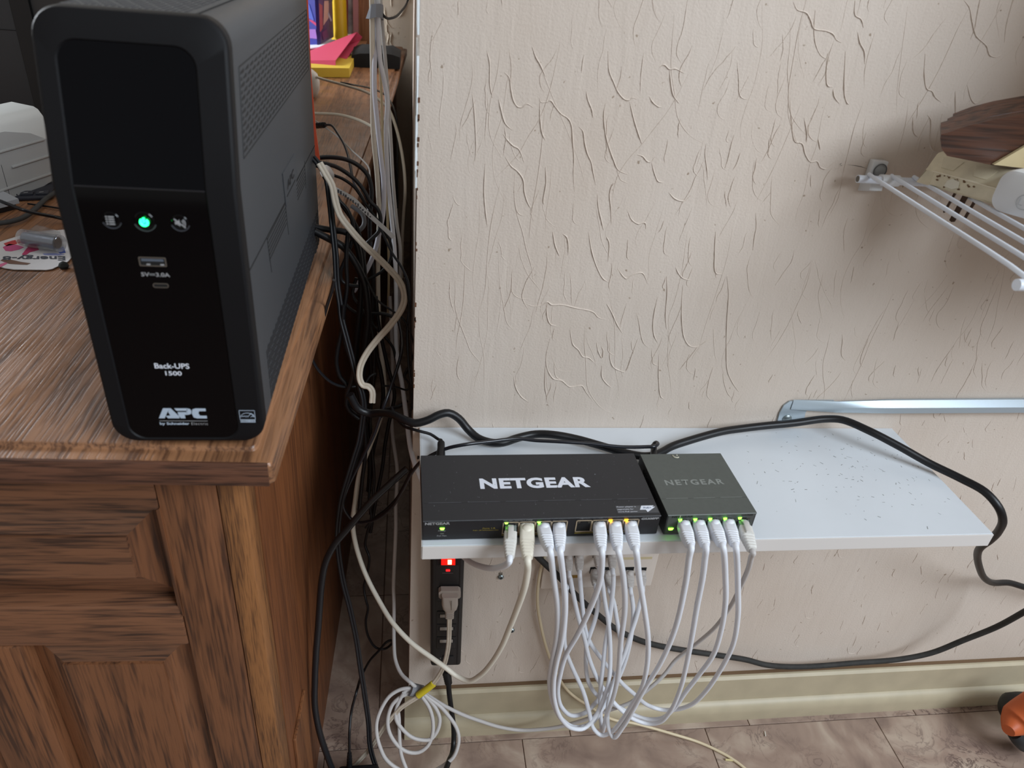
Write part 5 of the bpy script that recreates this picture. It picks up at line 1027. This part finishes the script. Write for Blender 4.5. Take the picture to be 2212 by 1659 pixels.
sheet([(762, -30), (763, 73), (774, 92), (773, -30)], 1.94, mat('dusty_pink', (176, 124, 128), 0.6), 'pink_card', 'dusty pink card standing against the wooden upright')
wu = empty('file_holder', 'light brown wooden upright with a foot block at the far desk end', 'file holder', at(785, 110, 1.95))
M_PINE = wood('light_wood', (168, 122, 86), (130, 90, 60), 'z', 120, 12, 0.5, cath=.3)
a_, b_ = at(773.5, 100, 1.95), at(798, 100, 1.95)
MB().box(a_.x, b_.x, 1.95, 2.1, ZD, 1.25, b=.002).build('upright', M_PINE, wu, smooth=40)
a_, b_ = at(765, 112, 1.84), at(790, 113, 1.84)
MB().box(a_.x, b_.x, 1.84, 1.95, ZD + .0005, ZD + .03, b=.002).build('foot_block', M_PINE, wu, smooth=40)
# black pouch
p0 = atz(757, 152, ZD); p1 = atz(863, 160, ZD)
bm = bmesh.new(); bmesh.ops.create_cube(bm, size=1); bmesh.ops.subdivide_edges(bm, edges=bm.edges[:], cuts=5, use_grid_fill=True)
po = MB(); random.seed(3)
for v in bm.verts:
    x, y, z = v.co; r = 1 - 0.22 * (abs(x) * 2) ** 6; s = 1 - 0.10 * random.random()
    v.co = V((lerp(p0.x, p1.x, x + .5), 1.60 + (y + .5) * 0.17 + 0.02 * (x + .5), ZD + .0005 + (z + .5) * 0.052 * r * s * (0.8 + 0.2 * (1 - (2 * y) ** 2))))
bm.verts.ensure_lookup_table(); po.add([v.co.copy() for v in bm.verts], [[v.index for v in f.verts] for f in bm.faces]); bm.free()
tag(po.build('black_pouch', mat('black_fabric', (12, 12, 13), 0.9), smooth=60), 'lumpy black cloth pouch lying at the far end of the desk', 'pouch')
wc = atz(668, 216, ZD)
tag(MB().lathe((wc.x - .006, wc.y + .03, ZD + .0005), (0, 0, 1), [(0, 0.014), (0.004, 0.021), (0.018, 0.0275), (0.036, 0.0285), (0.052, 0.024), (0.061, 0.013), (0.064, 0.0005)], 24).build('white_gadget', mat('white_gloss', (222, 222, 218), 0.3), smooth=60), 'rounded white gadget half hidden behind the battery backup', 'gadget')
# ---- left of the backup: scanner, computer case, keyboard, leads, battery pack
def frame2(a, b):
    u = V((b.x - a.x, b.y - a.y, 0)).normalized(); v = V((-u.y, u.x, 0)); M = Matrix.Identity(4)
    for i in range(3): M[i][0] = u[i]; M[i][1] = v[i]; M[i][2] = (0, 0, 1)[i]; M[i][3] = (b.x, b.y, 0)[i]
    return M
zt = 0.841
SA, SB = atz(0, 253, zt), atz(89, 232, zt)
FM = frame2(SA, SB)
scn = empty('document_scanner', 'pale grey desktop scanner with ribbed front left of the battery backup', 'scanner', FM @ V((-0.1, 0.1, ZD)))
M_SCN = mat('scanner_grey', (196, 198, 196), 0.5); M_SCN2 = mat('scanner_shade', (166, 168, 168), 0.55)
prf = [(0.004, ZD + .004), (0.0, ZD + .02), (0.0, zt - 0.012), (0.006, zt - .003), (0.012, zt), (0.045, zt + .002), (0.07, zt - .02), (0.07, ZD + .004)]
MB().prism([FM @ V((0.0, y, z)) for y, z in prf], FM.to_3x3() @ V((-0.36, 0, 0))).build('body', M_SCN, scn, smooth=40)
lo = [(-0.36, ZD + .006), (0.0006, ZD + .018), (0.0006, ZD + 0.062), (-0.03, ZD + .078), (-0.07, ZD + .088), (-0.12, ZD + .090), (-0.36, ZD + .09)]
lo[1:1] = [(-0.03, ZD + .006), (-0.008, ZD + .010)]
MB().prism([FM @ V((x, -0.0008, z)) for x, z in lo], FM.to_3x3() @ V((0, 0.002, 0))).build('lower_cover', M_SCN2, scn)
for x0, x1, z in ((-0.16, -0.010, ZD + .066), (-0.075, 0.0, ZD + .0435), (-0.12, -0.004, ZD + .0195)): MB().box(x0, x1, -0.0034, 0.0, z - .0014, z + .0014, M=FM, b=.0008).build('grip_rib', M_SCN2, scn, smooth=40)
MB().box(-0.09, -0.0895, -0.001, 0.001, ZD + .006, ZD + .05, M=FM).build('cover_seam', M_DARKHOLE, scn)
pp = at(30, 150, .72)
cs = empty('computer_case', 'large dark computer case in the upper left corner behind the scanner', 'computer', (pp.x, 0.9, ZD))
e0, e1 = at(34, 60, .72), at(74, 60, .72)
MB().box(-1.05, e0.x, 0.722, 1.15, ZD + .001, 1.35, b=.003).build('side_panel', mat('case_grey', (44, 45, 47), 0.55, bump=.2, bscale=900), cs, smooth=40)
MB().box(e0.x, e1.x, 0.720, 1.15, ZD + .001, 1.35).build('corner_strip', mat('case_black', (14, 14, 16), 0.6), cs)
MB().box(e1.x, -0.30, 0.725, 1.15, ZD + .001, 1.35, b=.003).build('front_panel', mat('case_grey2', (52, 52, 53), 0.55), cs, smooth=40)
MB().box(-1.05, e0.x - .002, .7212, .7225, at(20, 66, .72).z, at(20, 66, .72).z + .0012).build('panel_seam', M_DARKHOLE, cs)
# keyboard seen end on, silver wedge, leads
kb = empty('keyboard', 'dark keyboard end with pale legends beneath the scanner', 'keyboard', atz(40, 440, ZD))
ka, kb2 = atz(-120, 440, ZD), atz(112, 432, ZD); KM = frame2(ka, kb2)
MB().box(-0.30, 0.0, -0.002, 0.10, ZD + .0005, ZD + .006, M=KM, b=.002).build('deck', mat('keyboard_dark', (40, 42, 52), 0.5), kb, smooth=40)
kk = MB()
for k in range(11): kk.box(-0.018 * (k + 1), -0.018 * k - .003, 0.004, 0.018, ZD + .006, ZD + .0085, M=KM, b=.0006)
for k in range(11):
    MB().box(-0.018 * (k + 1), -0.018 * k - .003, 0.004, 0.018, ZD + .006, ZD + .0085, M=KM, b=.0006).build('key', mat('key_dark', (46, 48, 58), 0.5), kb)
    MB().prism([KM @ V((-0.018 * k - .012 + dx, dy, ZD + .0086)) for dx, dy in ((-.002, .007), (.003, .009), (.003, .011), (-.002, .010))], (0, 0, .0002)).build('key_legend', M_LGREY, kb)
va, vb2 = atz(-60, 480, ZD), atz(46, 452, ZD); WM = frame2(va, vb2)
wd_ = empty('silver_dock', 'silver grey wedge-shaped dock at left edge beneath the black lead', 'dock', atz(10, 470, ZD))
MB().prism([WM @ V((0, y, z)) for y, z in ((0, ZD + .008), (0, ZD + .014), (0.05, ZD + .022), (0.05, ZD + .008))], WM.to_3x3() @ V((-.12, 0, 0))).build('top_shell', mat('dock_silver', (164, 168, 174), 0.4), wd_)
MB().prism([WM @ V((-.004, y, z)) for y, z in ((0.004, ZD + .0005), (0.002, ZD + .008), (0.048, ZD + .008), (0.048, ZD + .0005))], WM.to_3x3() @ V((-.11, 0, 0))).build('base', M_BLACK, wd_)
def deskcord(label, pts, h, px, mt):
    p3 = [atz(x, y, ZD + hh) for (x, y), hh in zip(pts, h)]; r = radius(p3, px)
    return tag(MB().tube(spline(p3), r, 10).build('power_cable', mt, smooth=60), label, 'power cord')
deskcord('thick dusty grey cord lying on the desk left of the backup', [(-60, 482), (0, 482), (40, 474), (66, 460), (88, 440), (105, 425), (140, 405)], [.006] * 7, 10.5, mat('dusty_grey_cord', (62, 63, 64), 0.7))
deskcord('glossy black cord passing over the dock to behind the backup', [(-60, 420), (-10, 431), (20, 442), (45, 452), (72, 459.5), (100, 465), (125, 470), (160, 480)], [.03, .028, .028, .024, .018, .012, .007, .006], 7.5, mat('glossy_black_cord', (20, 20, 26), 0.2))
deskcord('thin black cord further back on the desk beside the backup', [(60, 440), (88, 444), (110, 447), (140, 452)], [.004, .003, .003, .003], 4, M_CORD)
bp = empty('battery_pack', 'opened battery card pack with one silver cell in clear blister, on the desk', 'battery pack', atz(70, 560, ZD))
zc = ZD + .0012
cardp = [(-40, 560), (-20, 530), (18, 518), (60, 505), (150, 496), (165, 545), (147, 566), (113, 582), (100, 584), (30, 583), (10, 580), (-15, 572)]
M_CARD = mat('card_white', (222, 222, 226), 0.45)
MB().prism([atz(x, y, zc) for x, y in cardp], (0, 0, 0.0008)).build('card', M_CARD, bp)
def blot(pts, rgb, nm, name='printed_blot'):
    MB().prism([atz(x, y, zc + .0009) for x, y in pts], (0, 0, .0002)).build(name, mat(nm, rgb, 0.45), bp)
blot([(8, 526), (26, 520), (42, 517), (46, 524), (30, 529), (14, 532)], (196, 62, 62), 'blot_red')
blot([(6, 534), (20, 527), (40, 530), (52, 534), (42, 539), (24, 543), (12, 542)], (206, 86, 140), 'blot_pink')
blot([(47, 550), (60, 534), (62, 529), (80, 528), (84, 540), (64, 545), (56, 551)], (196, 60, 110), 'blot_rose')
blot([(-10, 574), (14, 566), (18, 568), (2, 577)], (214, 110, 150), 'blot_pink2')
blot([(122, 541), (137, 532), (142, 546), (130, 548)], (70, 92, 176), 'blot_blue')
blot([(92, 548), (120, 547), (140, 550), (128, 552), (96, 551)], (150, 160, 214), 'blot_lilac')
MB().prism([atz(x, y, zc + .0009) for x, y in ((1, 563), (6, 560), (22, 561), (45, 566), (66, 569), (58, 572), (36, 571), (20, 570))], (0, 0, .0003)).build('hang_slot', mat('slot_brown', (112, 80, 64), 0.6), bp)
tr_ = atz(95, 556, zc + .0011); tl = atz(145, 557, zc + .0011); rt = (atz(80, 556, zc) - atz(140, 556, zc)).normalized()
upv = (atz(95, 562, zc) - atz(95, 552, zc)); upv = (upv - rt * upv.dot(rt)).normalized()
text('card_print', 'Energy-8', mat('card_ink', (66, 70, 82), 0.5), bp, atz(76, 556.5, zc + .0011), rt, upv, (atz(2, 556, zc) - atz(142, 556, zc)).length, 0.016, bold=0.02, shear=-0.25)
ca, cb_ = atz(54, 514, ZD + .0125), atz(124, 525, ZD + .0125)
MB().tube([ca, cb_], 0.0072, 18).build('battery_cell', mat('battery_silver', (150, 156, 168), 0.18, metal=0.9), bp, smooth=50)
dv = (cb_ - ca).normalized()
MB().tube([cb_ + dv * .0002, cb_ + dv * .0008], 0.0062, 18).build('battery_end', mat('battery_end', (132, 130, 128), 0.4, metal=.5), bp)
MB().tube([ca - dv * .0055, ca - dv * .004, cb_ + dv * .004], lambda t_: 0.0078 if t_ < .1 else .0098, 18).build('clear_blister', mat('blister', (240, 244, 248), 0.06, trans=0.95, alpha=0.45), bp, smooth=50)
MB().prism([atz(x, y, zc + .001) for x, y in ((44, 524), (56, 504), (80, 488), (96, 492), (130, 502), (138, 530), (120, 541), (60, 533))], (0, 0, .0016)).build('blister_flange', MATS['blister'], bp)
sk = atz(139, 580, ZD)
tag(MB().lathe((sk.x, sk.y, ZD + .0005), (0, 0, 1), [(0, .004), (.003, .0055), (.006, .004), (.008, .001)], 10).build('paper_scrap', mat('scrap_dark', (40, 44, 42), 0.8), smooth=40), 'tiny dark scrap on the desk beside the card pack', 'scrap')

# ------------------------------------------------------------------ wire shelf on the right with its load
M_WIRE = mat('white_wire', (216, 222, 232), 0.35)
ZW = 0.9135
wsh = empty('wire_shelf', 'white coated wire shelf clipped to the wall at right', 'shelf', (0.7, -0.12, ZW))
tubeY = -0.022
bt = MB().tube([V((0.4345, tubeY, ZW)), V((1.3, tubeY, ZW))], 0.0040, 14).build('back_rail', M_WIRE, wsh, smooth=50)
MB().tube([V((0.4343, tubeY, ZW)), V((0.4350, tubeY, ZW))], 0.0031, 14).build('rail_mouth', mat('rail_mouth', (110, 104, 96), 0.7), bt)
MB().tube([V((0.437, -0.256, ZW - .0118)), V((0.439, -0.256, ZW - .0118)), V((1.3, -0.256, ZW - .0118))], 0.0046, 14).build('front_rail', M_WIRE, wsh, smooth=50)
for k in range(14):
    x = 0.4450 + 0.0250 * k
    MB().tube(spline([V((x, tubeY, ZW + 0.0050)), V((x, -0.12, ZW + 0.0005)), V((x, -0.250, ZW - 0.0065)), V((x, -0.2565, ZW - 0.0085))], 5), 0.0022, 8).build('rod', M_WIRE, wsh, smooth=50)
c0 = at(1898, 366, -.008); M_CLIP = mat('white_clip', (214, 216, 218), 0.4)
wc_ = empty('shelf_clip', 'white plastic wall clip with a round grey screw holding the shelf end', 'clip', (c0.x, 0, c0.z - .02))
MB().box(c0.x - .0085, c0.x + .0085, -.0085, 0, c0.z - .010, c0.z + .0085, b=.0012).build('clip_block', M_CLIP, wc_, smooth=40)
MB().lathe((c0.x + .001, -.0088, c0.z - .001), (0, -1, 0), [(0, .0068), (.001, .0068), (.0012, .0055), (.0016, .0052), (.0022, .0)], 18).build('clip_screw', mat('clip_screw', (150, 152, 152), 0.4, metal=.5), wc_, smooth=40)
MB().tube([V((c0.x + .001 + .0068 * math.cos(a), -.0098, c0.z - .001 + .0068 * math.sin(a))) for a in [i * math.pi / 10 for i in range(21)]], .0006, 6).build('screw_ring', mat('clip_ring', (84, 86, 88), 0.5), wc_)
MB().loft([[V((c0.x - .013 + dx, y, z)) for dx, y, z in ((.003, 0, c0.z - .025), (.022, 0, c0.z - .025), (.022, 0, c0.z - .010), (.003, 0, c0.z - .010))], [V((c0.x - .011 + dx, y, z)) for dx, y, z in ((.004, -.015, c0.z - .020), (.018, -.015, c0.z - .020), (.018, -.013, c0.z - .010), (.004, -.013, c0.z - .010))]]).build('clip_cradle', M_CLIP, wc_, smooth=30)
MB().loft([[V((tx, tubeY + .0058 * math.cos(a), ZW + .0058 * math.sin(a))) for a in [i * math.pi / 8 for i in range(16)]] for tx in (c0.x - .004, c0.x + .016)]).build('clip_collar', M_CLIP, wc_, smooth=40)
# cream outlet tap
zb = ZW + .0045
ta_, tb2 = atz(1979, 393, zb), atz(2140, 440, zb)
TM = frame2(tb2, ta_); TM = frame2(ta_, tb2)
tl_ = (tb2 - ta_).length
for i in range(3): TM[i][3] = ta_[i] if i < 2 else 0
M_TAP = mat('aged_cream', (214, 204, 178), 0.5, var=0.10, vscale=70)
tap = empty('outlet_tap', 'stained cream multi-outlet tap resting on the wire shelf', 'outlet tap', TM @ V((tl_ / 2, .015, zb)))
TL = tl_ + .075
prf = [(0.0, zb), (-.0005, zb + .0135), (.002, zb + .0155), (.0125, zb + .0285), (.0155, zb + .030), (.033, zb + .0305), (.036, zb + .0285), (.036, zb)]
MB().loft([[TM @ V((.004, lerp(y, .018, .08), lerp(z, zb + .012, .08))) for y, z in prf], [TM @ V((.0, y, z)) for y, z in prf][:1] + [TM @ V((.006, y, z)) for y, z in prf][1:], [TM @ V((TL, y, z)) for y, z in prf]]).build('housing', M_TAP, tap, smooth=35)
MB().box(.014, TL, -.0020, .0008, zb + .0015, zb + .0140, M=TM, b=.0008).build('front_cover', M_TAP, tap, smooth=35)
MB().box(.012, TL, -.0024, .0006, zb + .0138, zb + .0150, M=TM, b=.0004).build('ledge', mat('cream_light', (226, 216, 192), 0.5), tap, smooth=35)
sl = (V((0, .0105, .013))).normalized(); 
for k in range(3):
    x = .022 + .0315 * k
    o = MB().prism([TM @ V((x + a, .002 + .0105 * b, zb + .0155 + .013 * b + .0006)) for a, b in ((-.006, .18), (.006, .18), (.010, .86), (-.010, .86))], TM.to_3x3() @ V((0, .0012, -.001))).build('outlet', M_TAP, tap)
    MB().box(x - .0055, x - .001, .0185, .0205, zb + .0304, zb + .0309, M=TM).build('slot', M_DARKHOLE, o)
MB().box(.030, .036, .0175, .0205, zb + .0304, zb + .0312, M=TM, b=.0004).build('latch', M_TAP, tap)
random.seed(21); gk = MB()
for i in range(26):
    x = random.gauss(.034, .012); z = random.gauss(.011, .004); r = random.uniform(.0004, .0014)
    gk.prism([TM @ V((x + r * math.cos(a) * random.uniform(.6, 1.4), -.0022, zb + max(.002, min(.0135, z)) + r * .7 * math.sin(a))) for a in (0, 1, 2.1, 3.1, 4.2, 5.2)], TM.to_3x3() @ V((0, -.0002, 0)))
stuff(gk.build('grime_spots', mat('grime', (112, 84, 58), 0.9), tap))
MB().prism([TM @ V((x, -.0024, zb + z)) for x, z in ((.028, .004), (.036, .0035), (.041, .006), (.040, .0115), (.033, .0125), (.029, .010))], TM.to_3x3() @ V((0, -.0008, 0))).build('putty_blob', mat('putty', (216, 210, 192), 0.7), tap)
for dx, wv, ln in ((.0375, .0022, .020), (.0475, .0052, .026), (.0575, .0026, .021)):
    MB().prism([TM @ V((dx - wv / 2, .004, zb - .0005)), TM @ V((dx + wv / 2, .004, zb - .0005)), TM @ V((dx + wv / 2 - .002, .002, zb - ln)), TM @ V((dx - .002, .0018, zb - ln - .001)), TM @ V((dx - wv / 2 - .002, .002, zb - ln))], TM.to_3x3() @ V((0, .0016, 0))).build('prong', mat('dark_brass', (72, 52, 40), 0.45, metal=.5), tap)
# white round-edged plug adapter
ac = empty('plug_adapter', 'white rounded plug adapter with embossed mark beside the cream tap', 'plug adapter', TM @ V((TL - .02, -.01, zb)))
def adp(off, k): return [TM @ V((tl_ + .030 + x * k, off, zb + .014 + z * k)) for x, z in rrect(-.028, .040, -.016, .022, .012, 6)]
MB().loft([adp(.012, .98), adp(-.008, 1.0), adp(-.0125, .96), adp(-.0135, .86)]).build('adapter_shell', mat('adapter_white', (220, 222, 224), 0.4), ac, smooth=45)
mk = MB(); mc = (tl_ + .030, zb + .012)
mk.tube([TM @ V((mc[0] + .0065 * math.cos(a), -.0137, mc[1] + .0065 * math.sin(a))) for a in [i * math.pi / 10 for i in range(21)]], .0004, 6)
mk.tube([TM @ V((mc[0] - .004, -.0137, mc[1] + .003)), TM @ V((mc[0] - .004, -.0137, mc[1] - .003)), TM @ V((mc[0] - .001, -.0137, mc[1] - .003))], .0004, 6)
mk.tube([TM @ V((mc[0] + .003 + .0022 * math.cos(a), -.0137, mc[1] + .0022 * math.sin(a))) for a in [i * math.pi / 8 for i in range(14)]], .0004, 6)
stuff(mk.build('embossed_mark', mat('emboss', (176, 178, 180), 0.5), ac))
# dark turned wooden plinth tilted on top, cream card under it
M_WAL = wood('walnut', (88, 54, 38), (44, 27, 20), 'x', 160, 20, 0.3, cath=.4)
wp = empty('wooden_plinth', 'dark varnished wooden plinth with moulded curved edge, resting on the tap', 'plinth', at(2120, 345, -.09))
def wl(pts, Y, d, name): return MB().prism([at(x, y, Y) for x, y in pts], (0.012, d, 0.006)).build(name, M_WAL, wp, smooth=30)
WD = .022
wl([(2031, 300), (2033, 290), (2048, 286), (2090, 272), (2150, 258), (2212, 247), (2300, 236), (2300, 375), (2212, 366), (2145, 357), (2046, 337), (2034, 322)], -.095, WD, 'body')
wl([(2045, 292), (2048, 281), (2060, 276), (2100, 262), (2150, 249), (2212, 238), (2300, 226), (2300, 256), (2212, 262), (2120, 282)], -.088, WD, 'middle_moulding')
wl([(2058, 284), (2060, 270), (2100, 255), (2150, 242), (2212, 231), (2300, 219), (2300, 250), (2212, 256), (2120, 275)], -.080, WD, 'top_moulding')
cc = [at(2147, 356, -.099), at(2212, 318, -.099), at(2300, 268, -.099), at(2300, 372, -.099), at(2190, 361, -.099)]
tag(MB().prism(cc, (0, .003, 0)).build('cream_card', mat('cream_card', (196, 178, 138), 0.6)), 'cream card corner in front of the dark wooden plinth', 'card')
# steel rail screwed to the wall
rl = empty('steel_rail', 'pale blue-grey steel rail screwed to the wall above the shelf', 'rail', (0.6, 0, 0.605))
M_STEEL = mat('pale_steel', (172, 184, 192), 0.38, metal=0.35)
o_ = [at(x, y, -.0005) for x, y in ((1676, 916), (1683, 890), (1692, 874), (1704, 865.5), (1720, 863.5), (1800, 863.5), (1800, 884), (1742, 884), (1738, 890), (1734, 916))]
MB().prism(o_, (0, -.0022, 0)).build('end_plate', M_STEEL, rl, smooth=30)
x0 = at(1760, 875, -.004).x
def bar(x, h, d, z): return [V((x, -.003, z + h)), V((x, -.003 - d * .4, z + h + .0006)), V((x, -.003 - d, z + h * .55)), V((x, -.003 - d, z)), V((x, -.003, z))]
zr0 = at(1770, 884, -.003).z; zr1 = at(2212, 889, -.012).z
MB().loft([bar(x0 - .03, .0135, .001, zr0), bar(x0 + .03, .0135, .006, zr0 - .001), bar(x0 + .10, .0150, .011, lerp(zr0, zr1, .35)), bar(at(2212, 880, -.01).x, .0155, .012, zr1), bar(1.3, .0155, .012, zr1 + .003)]).build('rail_bar', M_STEEL, rl, smooth=30)
sp_ = at(1700, 905, -.003)
MB().lathe((sp_.x, -.0026, sp_.z), (0, -1, 0), [(0, .0062), (.0012, .0060), (.0026, .0040), (.003, 0)], 16).build('rail_screw', M_SCREW, rl, smooth=40)
# tool on the floor at the lower right
tq = atz(2160, 1545, 0.0)
tl2 = empty('power_tool', 'black and orange hand tool lying on the floor by the baseboard', 'tool', (1.06, -.07, 0))
hc = at(2208, 1523, -.068)
MB().lathe((hc.x - .028, hc.y - .004, max(.032, hc.z)), (1, -.15, -.1), [(-.012, .004), (-.008, .016), (0, .0245), (.02, .029), (.05, .031), (.08, .028), (.08, 0)], 20).build('head', mat('tool_black', (26, 27, 30), 0.55), tl2, smooth=50)
MB().tube(spline([at(2178, 1578, -.115), at(2192, 1562, -.105), at(2212, 1545, -.10), at(2250, 1520, -.1)], 6), lambda t_: .010 + .016 * min(1, t_ * 2.2), 14).build('orange_body', mat('tool_orange', (192, 92, 44), 0.5), tl2, smooth=50)
MB().tube(spline([at(2192, 1585, -.112), at(2202, 1600, -.118), at(2218, 1612, -.12), at(2240, 1612, -.12)], 6), .011, 12).build('grip', MATS['tool_black'], tl2, smooth=50)
# litter by the baseboard
wp2 = path([(1580, 1637, -.09), (1597, 1640, -.09)], -.09)
tag(MB().tube([atz(1567, 1641, .003), atz(1590, 1643, .003)], .0016, 8).build('wall_plug', mat('plug_cream', (206, 192, 140), 0.6)), 'tiny cream plastic wall plug lying on the floor near beige wire', 'wall plug')
tag(MB().tube([atz(1652, 1580, .002), atz(1654, 1590, .002)], .0009, 6).build('plastic_scrap', mat('scrap_white', (226, 222, 212), 0.6)), 'tiny white plastic scrap on the marble floor right of the wires', 'scrap')

bx = empty('shade_blocker_box', 'unseen plain box added on the wire shelf to shade the wall', 'box', (0.9, -0.13, ZW + .008))  # added out of view to block light and shade the right wall
M_CB = mat('cardboard', (168, 134, 98), 0.8, var=0.06, vscale=40)
MB().box(0.665, 1.15, -0.245, -0.03, ZW + .008, 1.30, b=.002).build('blocker_body', M_CB, bx, smooth=40)
MB().box(0.667, 1.148, -0.142, -0.134, 1.2995, 1.3012).build('tape', mat('brown_tape', (176, 146, 104), 0.3), bx)
